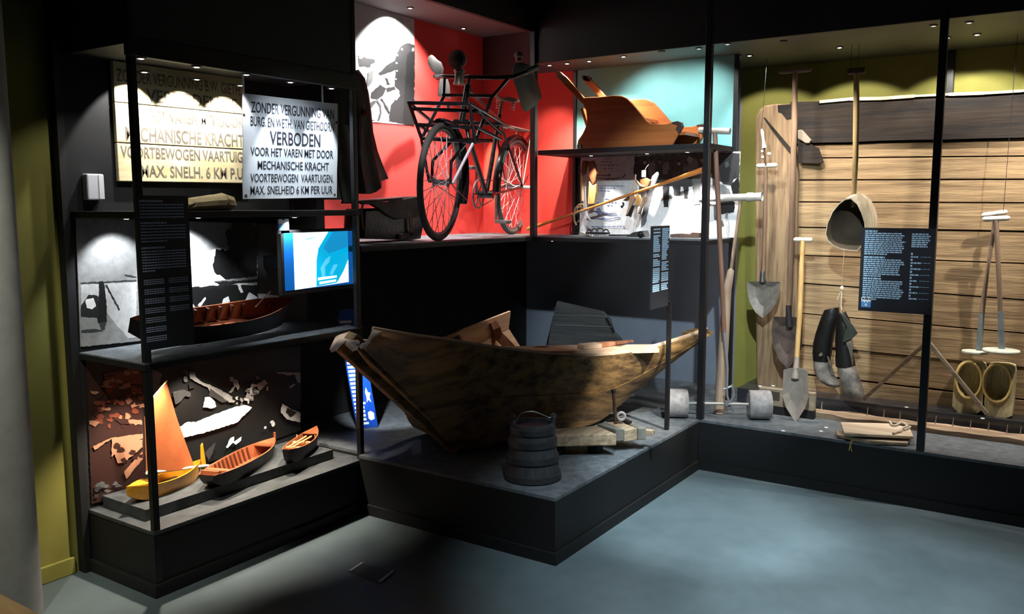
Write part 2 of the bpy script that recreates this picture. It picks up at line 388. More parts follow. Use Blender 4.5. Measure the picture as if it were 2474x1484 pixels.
# shelf lamps under the upper and middle shelf of the left cabinet
for y, wt, x, tx in ((2.12, 12, -3.40, -3.56), (2.46, 34, -3.38, -3.58), (2.80, 8, -3.12, -3.30)):
    downlight(x, y, 1.548, 'recessed lamp under the upper cabinet shelf, ' + {2.12: 'nearest the front post', 2.46: 'over the lake print', 2.80: 'beside the monitor'}[y], LENS_ON, wt, (tx, y + 0.03, 1.15), 96, 0.6, DAY)
for y, wt, x, tx in ((2.14, 46, -3.26, -3.38), (2.46, 38, -3.32, -3.46), (2.72, 40, -3.26, -3.32), (3.02, 36, -3.26, -3.30)):
    downlight(x, y, 0.945, 'recessed lamp under the middle cabinet shelf, ' + {2.14: 'over the sailboat', 2.46: 'left of the ribbed punt', 2.72: 'over the ribbed punt', 3.02: 'over the small rowing model'}[y], LENS_ON, wt, (tx, y + 0.02 if y < 3 else y - .06, 0.3), 92 if y < 3 else 66, 0.7, WARM)
downlight(-3.16, 3.165, 0.945, 'lamp added under the right end of the middle cabinet shelf to brighten the gauge board', LENS_ON, 60, (-3.30, 3.46, 0.70), 44, 0.7, DAY)  # added lamp, brightens the gauge board stripes
# lamps in the bicycle case
downlight(-3.60, 4.22, 2.82, 'bright lamp over the photograph in the red case', LENS_ON, 140, (-3.8, 4.25, 2.45), 110, 0.6, WHITE)
downlight(-3.25, 4.40, 2.82, 'lamp over the bicycle in the red case', LENS_ON, 210, (-3.68, 4.25, 1.6), 72, 0.7, (1.0, 0.94, 0.9))
downlight(-3.70, 4.90, 2.82, 'lamp in the rear corner of the red case', LENS_ON, 420, (-3.705, 5.25, 1.86), 10, 0.6, (1.0, 0.74, 0.42))
# lamps under the shelf, over the sleigh accessories and the boat
for x, w in ((-2.75, 'left'), (-2.35, 'middle'), (-2.08, 'right')):
    downlight(x, 5.02, 1.925, 'recessed lamp under the sleigh shelf, %s of three' % w, LENS_ON, (26, 60, 70)[('left', 'middle', 'right').index(w)], (x + 0.02, 5.20, 1.42), 64, 0.7, WHITE)
for x, y, w, wt, tg in ((-3.02, 4.98, 'over the far side of the boat', 30, (-2.98, 4.45, 0.8)), (-2.45, 5.0, 'over the loose board in the boat', 60, (-2.48, 4.6, 0.7))):
    downlight(x, y, 1.362, 'recessed lamp under the long shelf, ' + w, LENS_ON, wt, tg, 40, 0.6, WARM)
# track spots under the dark room ceiling; those for the boat side, bench and bicycle are added to brighten them
for i, (loc, tg, wt, ang, bl, c) in enumerate(TRACK):
    t = thing('track_spot', 'black track spot hanging from the dark ceiling, aimed at the ' + ('boat', 'right floor', 'middle floor', 'near floor', 'left column', 'right text panel', 'enamel sign', 'side of the boat, added to brighten it', 'bench', 'bicycle')[i], 'spot lamp', loc, 'track spots on the room ceiling')
    d = (Vector(tg) - Vector(loc)).normalized(); L = Vector(loc)
    MB().lathe([(0.03, -0.10), (0.045, -0.09), (0.045, 0.0), (0.04, 0.0), (0.035, -0.04), (0.01, -0.05)], L + d * 0.0, d, 20).build('housing', BLACKM, t, smooth=True)
    MB().tube([L - d * 0.06, (L.x, L.y, 3.2)], 0.008).build('stem', BLACKM, t)
    spot('track_spot_beam', L + d * 0.02, tg, wt, ang, bl, c, 0.03, t)
# ------------------------------------------------------------------ contents of the left cabinet
INK = mat('dark lettering', (38, 42, 56), 0.6)
FADED = mat('faded lettering', (128, 118, 104), 0.8, noise=0.25, nscale=30)
BOARD = mat('cream weathered boards', (226, 214, 176), 0.8, rgb2=(206, 186, 136), nscale=5, stretch=(1, 0.6, 5), bump=0.1)
# old wooden sign in three boards
sx = -3.525
R1 = Rect(at_x(272, 146, sx), at_x(587, 190, sx), at_x(288, 438, sx))
t = thing('wooden_sign', 'old cream wooden sign with faded Dutch lettering, overlapped by the enamel sign', 'sign', R1.p(.5, 1))
for i, (v0, v1) in enumerate(((0, 0.335), (0.342, 0.672), (0.68, 1.0))):
    MB().prism([R1.p(0, v0), R1.p(1, v0), R1.p(1, v1), R1.p(0, v1)], -R1.n * 0.022).build('board', BOARD, t, bevel=0.003)
for ln in [('ZONDER VERGUNNING B.W. GIETH.', 0.02, 0.98, 0.06, 0.165, 0.012), ('VERBODEN TE', 0.22, 0.94, 0.20, 0.315, 0.015),
                   ('HET VAREN MET DOOR', 0.24, 0.985, 0.375, 0.475, 0.012), ('MECHANISCHE KRACHT', 0.06, 0.985, 0.535, 0.655, 0.012),
                   ('VOORTBEWOGEN VAARTUIG.', 0.02, 0.985, 0.70, 0.80, 0.012), ('MAX. SNELH. 6 KM P.U.', 0.155, 0.985, 0.855, 0.96, 0.012)]:
    mb = MB(); lettering(mb, R1, [ln]); mb.build('text_line', FADED, t, label='faded grey lettering')
for v in (0.12, 0.5, 0.84):
    MB().bar(R1.p(0.3, v, -0.022), R1.p(0.3, v + 0.02, -0.022), 0.02, 0.006, R1.n).build('bracket', IRON, t)
# white enamel sign hung on two strips
ex = -3.20
R2 = Rect(at_x(587, 226, ex), at_x(816, 251, ex), at_x(587, 481, ex))
t = thing('enamel_sign', 'white enamel notice with black capitals hung in front of the wooden sign', 'sign', R2.p(.5, 1))
outl = []
for u0, v0, u1, v1 in ((0, 0, 1, 0), (1, 0, 1, 1), (1, 1, 0, 1), (0, 1, 0, 0)):
    for k in range(7):
        a = k / 7; outl.append(R2.p(u0 + (u1 - u0) * a + random.uniform(-.003, .003), v0 + (v1 - v0) * a + random.uniform(-.003, .003)))
MB().prism(outl, -R2.n * 0.004).build('plate', mat('white enamel', (222, 230, 238), 0.25, rgb2=(206, 218, 232), nscale=4, coat=0.3), t)
for ln in [('ZONDER VERGUNNING VAN', 0.075, 0.955, 0.065, 0.17, 0.012), ('BURG. EN WETH. VAN GIETHOORN', 0.07, 0.955, 0.205, 0.30, 0.012),
                   ('VERBODEN', 0.26, 0.80, 0.335, 0.47, 0.012), ('VOOR HET VAREN MET DOOR', 0.07, 0.95, 0.50, 0.585, 0.012),
                   ('MECHANISCHE KRACHT', 0.14, 0.90, 0.63, 0.715, 0.012), ('VOORTBEWOGEN  VAARTUIGEN.', 0.07, 0.955, 0.755, 0.84, 0.012),
                   ('MAX. SNELHEID 6 KM PER UUR', 0.07, 0.945, 0.875, 0.96, 0.012)]:
    mb = MB(); lettering(mb, R2, [ln]); mb.build('text_line', INK, t, label='black painted capitals')
for u, v in ((0.03, 0.97), (0.97, 0.97), (0.01, 0.2), (0.985, 0.2), (0.34, 0.69)):
    pts = [R2.p(u + 0.016 * math.cos(k * .8) * random.uniform(.6, 1.2), v + 0.016 * math.sin(k * .8) * random.uniform(.6, 1.2), 0.0008) for k in range(8)]
    MB().add(pts, [tuple(range(8))]).build('rust_spot', RUST, t)
for u in (0.012, 0.83):
    MB().bar(R2.p(u, 0.01, -0.004), R2.p(u, 0.01, -0.004) + V(0, 0, 2.19 - R2.p(u, 0.01).z), 0.010, 0.003, R2.n).build('hanging_strip', WHITE_P, t)
# white box
q = at_x(226, 452, -3.53)
t = thing('meter_box', 'small white plastic meter box left of the wooden sign', 'meter box', (q.x, q.y, q.z - 0.05))
MB().box(-3.552, -3.51, q.y - 0.038, q.y + 0.038, q.z - 0.055, q.z + 0.055).build('casing', mat('off white plastic', (214, 218, 224), 0.5), t, bevel=0.006)
MB().box(-3.51, -3.507, q.y + 0.012, q.y + 0.034, q.z - 0.05, q.z + 0.05).build('front_strip', WHITE_P, t)
# folded paper parcel on the upper shelf
q0 = at_z(447, 503, 1.575); q1 = at_z(552, 500, 1.575)
yy0, yy1 = at_x(447, 500, -3.22).y, at_x(552, 500, -3.22).y
rings = []
for k, (a, r) in enumerate(((0, 0.022), (0.1, 0.03), (0.55, 0.038), (0.78, 0.04), (0.82, 0.043), (1.0, 0.036))):
    y = yy0 + (yy1 - yy0) * a
    rings.append([V(-3.22 + 1.6 * r * math.cos(j * PI / 5 + .3), y + 0.008 * math.sin(j * 2.3 + k), 1.5765 + r * 0.92 + r * 0.92 * math.sin(j * PI / 5 + .3)) for j in range(10)])
zmin = min(p.z for r in rings for p in r)
rings = [[p - V(0, 0, zmin - 1.5755) for p in r] for r in rings]
o = MB().loft(rings).build('paper_parcel', mat('beige wrapping paper', (196, 178, 132), 0.8, noise=0.15, nscale=14, bump=0.3), smooth=False)
tag(o, 'crumpled beige paper parcel lying on the upper cabinet shelf', 'parcel')

# printed backdrops: flat prints with their picture inside one mesh
GREYS = [mat('print grey %d' % g, (g, g, g + 1), 0.6, noise=0.12 if g < 200 else 0.05, nscale=30) for g in (8, 26, 52, 92, 140, 190, 232)]
def G(i): return GREYS[i]
class Print:
    def __init__(s, name, label, fn, mats, group=None): s.mb = MB(); s.fn = fn; s.mats = mats; s.name = name; s.label = label; s.k = 0; s.group = group
    def base(s, px, m, thick):
        s.mb.mat(m); pts = [s.fn(x, y, 0) for x, y in px]
        s.mb.prism(pts, thick); return s
    def poly(s, px, m, rough=1.1):
        if rough:
            out = []
            for i in range(len(px)):
                (x0, y0), (x1, y1) = px[i], px[(i + 1) % len(px)]; n = max(1, int(math.hypot(x1 - x0, y1 - y0) / 5))
                for j in range(n):
                    a = j / n; q = rough if j else rough * .3
                    out.append((x0 + (x1 - x0) * a + random.uniform(-q, q), y0 + (y1 - y0) * a + random.uniform(-q, q)))
            px = out
        s.k += 1; s.mb.mat(m); s.mb.add([s.fn(x, y, 0.0004 + 0.00012 * s.k) for x, y in px], [tuple(range(len(px)))]); return s
    def done(s, cat='photo print'):
        return tag(s.mb.build(s.name, s.mats), s.label, cat, s.group)
def blob_px(cx, cy, rx, ry, n=14, jit=0.25, rot=0.0):
    out = []
    for k in range(n):
        a = 2 * PI * k / n; j = 1 + random.uniform(-jit, jit)
        x, y = rx * j * math.cos(a), ry * j * math.sin(a)
        out.append((cx + x * math.cos(rot) - y * math.sin(rot), cy + x * math.sin(rot) + y * math.cos(rot)))
    return out
px_ = -3.545
fx = lambda x, y, d: at_x(x, y, px_ + d)
# middle shelf: lake with cows being ferried
P = Print('photo_backdrop', 'black and white print of a lake with cows behind the middle shelf', fx, GREYS)
P.base([(183, 527), (621, 540), (623, 796), (195, 838)], 4, (-0.004, 0, 0))
P.poly([(195, 683), (330, 676), (330, 680), (195, 687)], 2)                       # far shore line
P.poly([(195, 688), (330, 681), (330, 815), (200, 838)], 5)                      # water
P.poly([(195, 760), (255, 752), (285, 790), (318, 826), (200, 838)], 4)
P.poly([(254, 690), (258, 688), (290, 748), (287, 752)], 1)                       # pole
P.poly([(237, 684), (248, 678), (253, 690), (258, 745), (258, 780), (238, 782), (232, 760), (240, 700)], 0)   # man
P.poly([(196, 738), (215, 712), (236, 715), (240, 760), (234, 768), (196, 766)], 1)   # cow
P.poly([(206, 725), (226, 720), (232, 740), (222, 748), (210, 744)], 6)
P.poly([(240, 780), (256, 778), (254, 796), (244, 798)], 2)
P.poly([(196, 798), (228, 795), (250, 800), (226, 803), (196, 804)], 2)
P.poly([(300, 662), (330, 668), (330, 671), (303, 666)], 2)
P.poly([(455, 618), (535, 598), (622, 628), (622, 770), (455, 780)], 6)           # bright horizon
P.poly([(560, 540), (600, 536), (621, 545), (622, 680), (545, 676), (522, 656), (520, 622), (535, 614), (555, 600), (556, 570)], 0)   # trees
for c in ((535, 620, 16, 20), (528, 640, 14, 22), (562, 575, 16, 24), (590, 650, 28, 22), (548, 655, 18, 16)): P.poly(blob_px(*c), 1 if c[0] == 590 else 0)
P.poly([(596, 565), (610, 558), (616, 580), (604, 590)], 1)
P.poly([(517, 679), (622, 667), (622, 674), (530, 684)], 4); P.poly([(517, 681), (622, 676), (622, 682), (530, 688)], 1)
P.poly([(455, 694), (520, 690), (560, 688), (622, 690), (622, 742), (456, 752)], 1)      # cows
for c in ((480, 715, 26, 20), (515, 718, 26, 20), (565, 712, 30, 22), (600, 722, 20, 18)): P.poly(blob_px(*c), 0)
for pts in ([(455, 752), (460, 730), (470, 740), (471, 750)], [(478, 738), (496, 718), (498, 722), (484, 742)], [(530, 748), (540, 722), (552, 716), (556, 728), (541, 744)],
            [(573, 688), (580, 684), (588, 706), (582, 708)], [(590, 730), (602, 706), (622, 718), (622, 726)], [(500, 745), (516, 740), (516, 748)], [(480, 688), (490, 684), (492, 693), (482, 694)], [(555, 745), (562, 730), (570, 744)], [(605, 742), (616, 736), (618, 742)]): P.poly(pts, 6)
P.done()
P = Print('photo_backdrop', 'plain dark grey print with the white bow of a boat, left of the monitor', lambda x, y, d: at_x(x, y, px_ + d), GREYS)
P.base([(623, 540), (742, 545), (742, 790), (624, 796)], 2, (-0.004, 0, 0))
P.poly([(621, 709), (640, 710), (672, 715), (679, 721), (672, 727), (640, 734), (626, 740)], 6)
P.poly([(640, 734), (668, 728), (664, 722), (645, 728)], 4)
P.done()
# lower shelf: dark backdrop with ditches and boats
BRN = [mat('sepia print %d' % i, c, 0.6) for i, c in enumerate(((46, 18, 12), (112, 52, 34), (168, 118, 92)))]
P = Print('photo_backdrop', 'dark print of a ditch with boats behind the model boats on the bottom shelf', fx, GREYS + BRN)
P.base([(207, 868), (726, 838), (727, 1040), (222, 1218)], 0, (-0.004, 0, 0))
S = lambda pts: zo(pts, 250, 900, 4.1217)
P.poly([(207, 868), (340, 860), (350, 1180), (222, 1218)], 7)
for i in range(46):
    x = random.uniform(225, 345); y = random.uniform(930, 1030)
    P.poly(blob_px(x, y, random.uniform(4, 12), random.uniform(3, 9), 9, 0.5), random.choice((8, 8, 9, 7, 9)))
P.poly([(250, 905), (340, 885), (345, 930), (300, 925), (262, 945)], 8)
for i in range(16): P.poly(blob_px(random.uniform(255, 340), random.uniform(895, 935), random.uniform(5, 13), random.uniform(3, 6), 9, 0.5), random.choice((9, 7, 8)))
P.poly([(225, 1078), (270, 1058), (345, 1048), (345, 1060), (300, 1072), (270, 1105), (270, 1060), (230, 1088)], 9)
P.poly([(270, 1080), (300, 1066), (345, 1062), (345, 1080), (300, 1118), (285, 1120)], 9)
P.poly([(300, 1140), (345, 1090), (345, 1110), (305, 1158)], 9)
for i in range(8): P.poly(blob_px(random.uniform(280, 340), random.uniform(1070, 1120), 9, 6, 9, 0.5), 7)
for i in range(14): P.poly(blob_px(random.uniform(228, 300), random.uniform(1165, 1200), random.uniform(5, 12), 4, 8, 0.5), random.choice((2, 3)))
P.poly([(364, 890), (392, 905), (380, 940), (366, 960)], 3)
for i in range(14): P.poly(blob_px(random.uniform(370, 470), random.uniform(880, 960), random.uniform(4, 12), random.uniform(3, 7), 9, 0.5), random.choice((1, 2, 3, 0)))
P.poly(S([(860, 20), (910, 20), (935, 60), (1010, 110), (1060, 120), (1285, 240), (1280, 280), (1240, 285), (1060, 195), (1040, 150), (930, 100), (860, 60)]), 4)
P.poly(S([(1060, 160), (1240, 285), (1180, 300), (1050, 230)]), 2)
P.poly(S([(1010, 250), (1060, 245), (1110, 290), (1125, 340), (1080, 360), (990, 350)]), 5)
P.poly(S([(1255, 50), (1285, 40), (1300, 70), (1335, 75), (1355, 140), (1340, 180), (1320, 140), (1270, 205), (1245, 200), (1300, 140), (1290, 95), (1262, 90)]), 4)
for i in range(34):
    a = random.random(); P.poly(blob_px(250 + (1300 + 320 * a + random.uniform(-60, 40)) / 4.12, 900 + (330 - 230 * a + random.uniform(-70, 60)) / 4.12, random.uniform(2, 7), random.uniform(2, 6), 7, 0.6), random.choice((3, 4, 4, 5)))
P.poly(S([(1520, 130), (1600, 70), (1635, 110), (1560, 180)]), 4)
P.poly(S([(760, 540), (830, 495), (920, 495), (1010, 455), (1130, 410), (1290, 350), (1420, 325), (1480, 350), (1420, 410), (1330, 500), (1160, 555), (1010, 600), (800, 650), (760, 600)]), 6)
P.poly(S([(1700, 0), (1960, 0), (1962, 110), (1930, 100), (1900, 20), (1840, 30)]), 4)
P.poly(S([(1780, 310), (1860, 360), (1960, 400), (1958, 495), (1830, 470), (1765, 400)]), 5); P.poly(S([(1830, 350), (1930, 400), (1860, 450), (1815, 400)]), 1)
P.poly(S([(1850, 140), (1900, 110), (1910, 125), (1860, 160)]), 4)
P.poly(S([(1270, 650), (1300, 640), (1300, 690), (1375, 640), (1370, 680), (1320, 720), (1290, 700), (1235, 755), (1220, 745)]), 6)
P.poly(S([(1010, 800), (1120, 690), (1090, 800), (1050, 880)]), 2)
P.poly(S([(690, 210), (800, 170), (850, 200), (760, 300), (720, 320)]), 2)
for c in ((1610, 550, 3, 4), (1680, 495, 5, 5), (1690, 515, 4, 6)): P.poly(blob_px(250 + c[0] / 4.12, 900 + c[1] / 4.12, c[2], c[3], 9, .2), 5)
P.done()

# black text panel on the front post of the left cabinet
TXT_DIM = mat('pale blue print', (190, 206, 240), 0.6)
TXT = mat('light blue print', (170, 205, 232), 0.6)
def blocks(rows):
    out = []
    for r in rows:
        for g in out:
            l = g[-1]
            if abs(l[0] - r[0]) < .03 and -.001 < r[2] - (l[2] + l[3]) < max(l[3], r[3]) * .95: g.append(r); break
        else: out.append([r])
    return out
def text_panel(name, label, rect, rows, ink, emblem=None, thick=0.008):
    t = thing(name, label, 'text panel', rect.p(.5, 1))
    MB().prism([rect.p(0, 0), rect.p(1, 0), rect.p(1, 1), rect.p(0, 1)], -rect.n * thick).build('board', mat('blue black text board', (20, 24, 34), 0.55), t)
    for grp in blocks(rows):
        mb = MB(); text_rows(mb, rect, grp); mb.build('text_block', ink, t)
    if emblem: emblem_on(rect, emblem, t)
    return t
def emblem_on(rect, e, t):
    u0, u1, v0, v1 = e
    r = Rect(rect.p(u0, v0, 0.0012), rect.p(u1, v0, 0.0012), rect.p(u0, v1, 0.0012))
    mb = MB().add([r.p(0, 0), r.p(.4, 0), r.p(.45, .14), r.p(.55, .14), r.p(.6, 0), r.p(1, 0), r.p(1, 1), r.p(0, 1)], [tuple(range(8))])
    mb.mat(1).add([r.p(0, .45, .0004), r.p(.2, .38, .0004), r.p(.35, .55, .0004), r.p(.5, .38, .0004), r.p(.65, .55, .0004), r.p(.8, .38, .0004), r.p(1, .45, .0004), r.p(1, 1, .0004), r.p(0, 1, .0004)], [tuple(range(9))])
    mb.mat(0).add([r.p(.42, .62, .0008), r.p(.58, .62, .0008), r.p(.62, .85, .0008), r.p(.38, .85, .0008)], [(0, 1, 2, 3)])
    mb.build('emblem', [mat('emblem white', (232, 240, 250), 0.5), mat('emblem blue', (92, 152, 214), 0.5)], t, label='white and blue square emblem')
RL = Rect(at_x(322, 470, -3.052), at_x(446, 475, -3.052), at_x(337, 849, -3.052))
RL = Rect(V(-3.052, 1.945, 1.638), V(-3.052, 2.178, 1.638), V(-3.052, 1.945, 1.03))
rows = [(0.06, 0.5, 0.03, 0.012)] + [(0.06, 0.9, 0.055 + i * 0.02, 0.008) for i in range(5)] + [(0.06, 0.55, 0.17, 0.012)] + [(0.06, 0.92 if i < 5 else 0.55, 0.19 + i * 0.02, 0.008) for i in range(6)]
rows += [(0.06, 0.5, 0.33, 0.012)] + [(0.06, 0.9 if i < 7 else 0.3, 0.355 + i * 0.018, 0.008) for i in range(8)]
for c, (a, b) in enumerate(((0.07, 0.46), (0.54, 0.92))):
    for blk in range((7, 4)[c]):
        rows += [(a, b, 0.54 + blk * 0.062 + i * 0.013, 0.006) for i in range(3)]
text_panel('text_panel', 'tall narrow black text panel on the front post of the left cabinet', RL, rows, TXT_DIM)

# monitor on the middle shelf
mx = -3.17
M = Rect(at_x(680, 561, mx), at_x(861, 558, mx), at_x(685, 708, mx))
M = Rect(M.o, V(mx, M.p(1, 0).y, M.o.z), V(mx, M.o.y, M.p(0, 1).z))
t = thing('monitor', 'flat screen showing a bright cyan film picture in the left cabinet', 'monitor', M.p(.5, 1))
MB().prism([M.p(-.01, -.03), M.p(1.0, -.03), M.p(1.0, 1.05), M.p(-.01, 1.05)], -M.n * 0.03).build('casing', BLACK, t, bevel=0.003)
def emis(name, rgb, e): return mat(name, rgb, 0.5, emit=e)
scr = MB()
def sp(pts, m, d): scr.mat(m); scr.add([M.p(u, v, 0.001 + d * 0.0003) for u, v in pts], [tuple(range(len(pts)))])
sp([(0.02, 0.02), (0.98, 0.02), (0.98, 0.97), (0.02, 0.97)], 0, 0)
sp([(0.14, 0.02), (0.87, 0.02), (0.87, 0.93), (0.14, 0.97)], 1, 1)
sp([(0.60, 0.02), (0.87, 0.02), (0.87, 0.52), (0.80, 0.72), (0.70, 0.92), (0.42, 0.95), (0.43, 0.50), (0.46, 0.30)], 2, 2)
sp([(0.66, 0.02), (0.87, 0.02), (0.87, 0.30), (0.60, 0.40), (0.52, 0.30)], 3, 3)
sp([(0.55, 0.50), (0.62, 0.44), (0.60, 0.55), (0.54, 0.62), (0.54, 0.80), (0.50, 0.80), (0.48, 0.64)], 4, 3)
sp([(0.66, 0.60), (0.72, 0.60), (0.64, 0.78), (0.60, 0.76)], 4, 3)
sp([(0.44, 0.80), (0.70, 0.79), (0.70, 0.83), (0.44, 0.85)], 1, 4); sp([(0.46, 0.875), (0.69, 0.86), (0.69, 0.90), (0.46, 0.92)], 1, 4)
sp([(0.16, 0.20), (0.30, 0.12), (0.45, 0.09), (0.30, 0.16)], 5, 2); sp([(0.14, 0.26), (0.26, 0.24), (0.20, 0.30)], 5, 2)
scr.build('screen', [emis('screen deep blue', (0, 84, 160), 0.9), emis('screen white', (236, 252, 255), 1.25), emis('screen cyan', (0, 176, 226), 1.0), emis('screen mid blue', (20, 150, 210), 0.9), emis('screen light cyan', (90, 205, 240), 1.0), emis('screen pale', (170, 228, 240), 1.0)], t)
MB().box(-3.55, -3.20, M.p(.5, 0).y - 0.05, M.p(.5, 0).y + 0.05, 1.28, 1.34).build('mount_arm', BLACKM, t)
R3 = Rect(at_x(672, 530, mx), at_x(697, 529, mx), at_x(673, 557, mx))
t = thing('emblem_plate', 'small white and blue emblem plate above the left corner of the monitor', 'plate', R3.p(.5, 1))
MB().prism([R3.p(-.05, -.05), R3.p(1.05, -.05), R3.p(1.05, 1.3), R3.p(-.05, 1.3)], -R3.n * 0.003).build('plate', BLACK, t)
emblem_on(R3, (0, 1, 0, 1), t)
# ------------------------------------------------------------------ model boats
def hull_mesh(mb, A, B, W, H, zb, rake0=0.15, rake1=0.12, sheer=0.25, n=18, th=0.05, flare=0.7, pw=1.6, tw=0.0, mi=(0, 1)):
    """open hull from stem A to stern B; outer skin slot mi[0], inner skin slot mi[1]"""
    A, B = Vector((A[0], A[1], 0)), Vector((B[0], B[1], 0)); d = B - A; L = d.length; d.normalize(); s = Vector((-d.y, d.x, 0))
    def ring(q, k, dz):
        e = abs(2 * q - 1); w = W / 2 * ((1 - e ** pw) * (1 - tw) + tw if q > .5 else (1 - e ** pw)) * k
        wb = w * flare
        zg = zb + H * (1 + sheer * e ** 2); zz = zb + dz + (H * 0.75 * max(0, (e - (1 - 2 * (rake0 if q < .5 else rake1))) / (2 * (rake0 if q < .5 else rake1))) ** 2 if e > 1 - 2 * (rake0 if q < .5 else rake1) else 0)
        c = A + d * (L * q)
        return [c + s * w + V(0, 0, zg), c + s * (wb + (w - wb) * .35) + V(0, 0, zz + (zg - zz) * .35), c + s * wb + V(0, 0, zz), c - s * wb + V(0, 0, zz), c - s * (wb + (w - wb) * .35) + V(0, 0, zz + (zg - zz) * .35), c - s * w + V(0, 0, zg)]
    qs = [0.004 + 0.992 * i / n for i in range(n + 1)]
    outer = [ring(q, 1.0, 0) for q in qs]; inner = [ring(q, 1.0 - th * 2.2, H * th * 2) for q in qs]
    mb.mat(mi[0]); mb.loft(outer, closed=False, caps=False)
    mb.add(outer[0], [tuple(range(6))]); mb.add(outer[-1], [tuple(range(6))])
    mb.mat(mi[1]); mb.loft(inner, closed=False, caps=False)
    for k in range(n):
        for i in (0, 5): mb.add([outer[k][i], outer[k + 1][i], inner[k + 1][i], inner[k][i]], [(0, 1, 2, 3)])
    return outer, inner, d, s
RB = mat('red brown model wood', (156, 88, 54), 0.45, rgb2=(128, 66, 38), nscale=10, coat=0.2)
RBD = mat('dark model hull paint', (26, 22, 22), 0.5)
YEL = mat('yellow varnished model wood', (226, 160, 40), 0.35, rgb2=(196, 124, 26), nscale=8, coat=0.3)
# model punt on the middle shelf
zm = 0.975
a = at_x(312, 808, -3.20); b = at_x(742, 770, -3.22)
t = thing('model_boat', 'long dark model boat with red-brown ribbed inside on the middle shelf', 'model boat', (-3.22, (a.y + b.y) / 2, zm))
mb = MB(); ou, inn, d, s = hull_mesh(mb, (-3.26, 1.995), (-3.28, 2.88), 0.20, 0.082, zm + 0.004, 0.2, 0.1, 0.5, 22, 0.03, 0.9, 3.0)
mb.build('hull', [RBD, RB], t)
for q in [0.20 + 0.076 * i for i in range(10)]:
    c = Vector((-3.26 - 0.02 * q, 1.995 + 0.885 * q, zm))
    MB().box(c.x - 0.088, c.x - 0.070, c.y - 0.006, c.y + 0.006, zm + 0.02, zm + 0.084).build('rib', mat('dark rib wood', (84, 40, 24), 0.5), t)
MB().tube([(-3.33, 2.70, zm + 0.07), (-3.31, 2.72, zm + 0.125), (-3.29, 2.735, zm + 0.165)], 0.003).build('thole_pin', WHITE_P, t)
MB().tube(arc((-3.30, 2.76, zm + 0.075), 0.028, 0, PI, 10, (0, 1, 0), (0, 0, 1)), 0.004, 6).build('hoop', IRON, t)
t.rotation_euler = (0, math.radians(20), 0); t.location.z += 0.036
# plinth under the model boats
zp = 0.279
c0 = at_z(287, 1208, zp); pl = [(-3.535, 2.02), (-3.215, 2.02), (-3.215, 3.10), (-3.535, 3.10)]
o = MB().prism([(x, y, zp) for x, y in pl], (0, 0, 0.05)).build('plinth', DECK_DARK, bevel=0.002); tag(o, 'low slate grey plinth board under the three model boats', 'plinth')
zt = zp + 0.05
# yellow sailing boat
t = thing('model_sailboat', 'yellow model sailing boat with an orange brown gaff sail', 'model boat', (-3.38, 2.22, zt))
A, B = (-3.325, 2.005), (-3.40, 2.43)
mb = MB(); ou, inn, d, s = hull_mesh(mb, A, B, 0.125, 0.062, zt + 0.001, 0.25, 0.2, 0.35, 18, 0.06, 0.7, 2.2)
mb.build('hull', [YEL, YEL], t, smooth=False)
A3 = Vector((A[0], A[1], 0)); dd = (Vector((B[0], B[1], 0)) - A3)
fo = [A3 + dd * q + s * w + V(0, 0, zt + 0.066 + 0.012 * (abs(2 * q - 1))) for q, w in ((0.03, 0), (0.12, .026), (0.22, .042), (0.30, .05), (0.30, -.05), (0.22, -.042), (0.12, -.026))]
MB().prism(fo, (0, 0, 0.004)).build('fore_deck', YEL, t)
MB().prism([A3 + dd * 0.35 + s * .04 + V(0, 0, zt + .03), A3 + dd * 0.35 - s * .04 + V(0, 0, zt + .03), A3 + dd * 0.72 - s * .04 + V(0, 0, zt + .03), A3 + dd * 0.72 + s * .04 + V(0, 0, zt + .03)], (0, 0, 0.004)).build('bench', RBD, t)
mp_ = A3 + dd * 0.30
mast0 = at_x(352, 1165, mp_.x); 
MB().tube([mp_ + V(0, 0, zt + .03), mp_ + V(0, 0, zt + 0.46)], 0.0045).build('mast', mat('pale mast wood', (236, 206, 140), 0.5), t)
def sp3(px, py):  # a point in the upright plane of the sail
    n = Vector((-dd.y, dd.x, 0)).normalized(); r = ray(px, py); return CAMP + r * ((mp_ - CAMP).dot(n) / r.dot(n))
pk, le, cl, tk, th_ = sp3(402, 922), sp3(427, 1010), sp3(470, 1128), sp3(353, 1142), sp3(349, 985)
rings = []; n_ = Vector((-dd.y, dd.x, 0)).normalized()
if n_.x < 0: n_ = -n_
for i in range(9):
    v = i / 8; L_ = th_.lerp(tk, v); Rr = pk.lerp(le, min(1, v * 2.2)) if v < .4545 else le.lerp(cl, (v - .4545) / .5455)
    rings.append([L_.lerp(Rr, u / 8) + n_ * (0.022 * math.sin(PI * u / 8) * (0.3 + 0.7 * v)) for u in range(9)])
back = [[p - n_ * 0.0015 for p in r] for r in rings]
mb = MB().loft(rings, closed=False, caps=False).loft(back, closed=False, caps=False)
mb.build('sail', mat('orange brown sailcloth', (190, 104, 54), 0.7, rgb2=(168, 84, 42), nscale=5), t, smooth=True)
MB().tube([tk + (tk - cl) * 0.03 + n_ * .012, cl + (cl - tk) * 0.26 + n_ * .012], 0.007).build('boom', mat('white boom paint', (240, 236, 226), 0.5), t)
MB().tube([th_, pk + (pk - th_) * 0.04], 0.0035).build('gaff', mat('pale mast wood', (236, 206, 140), 0.5), t)
for i in range(9):
    MB().lathe([(0.0075, -0.002), (0.0075, 0.002), (0.006, 0.002), (0.006, -0.002)], mp_ + V(0, 0, zt + 0.12 + i * 0.034), n=12).build('mast_hoop', WHITE_P, t)
st = A3 + dd * 1.0
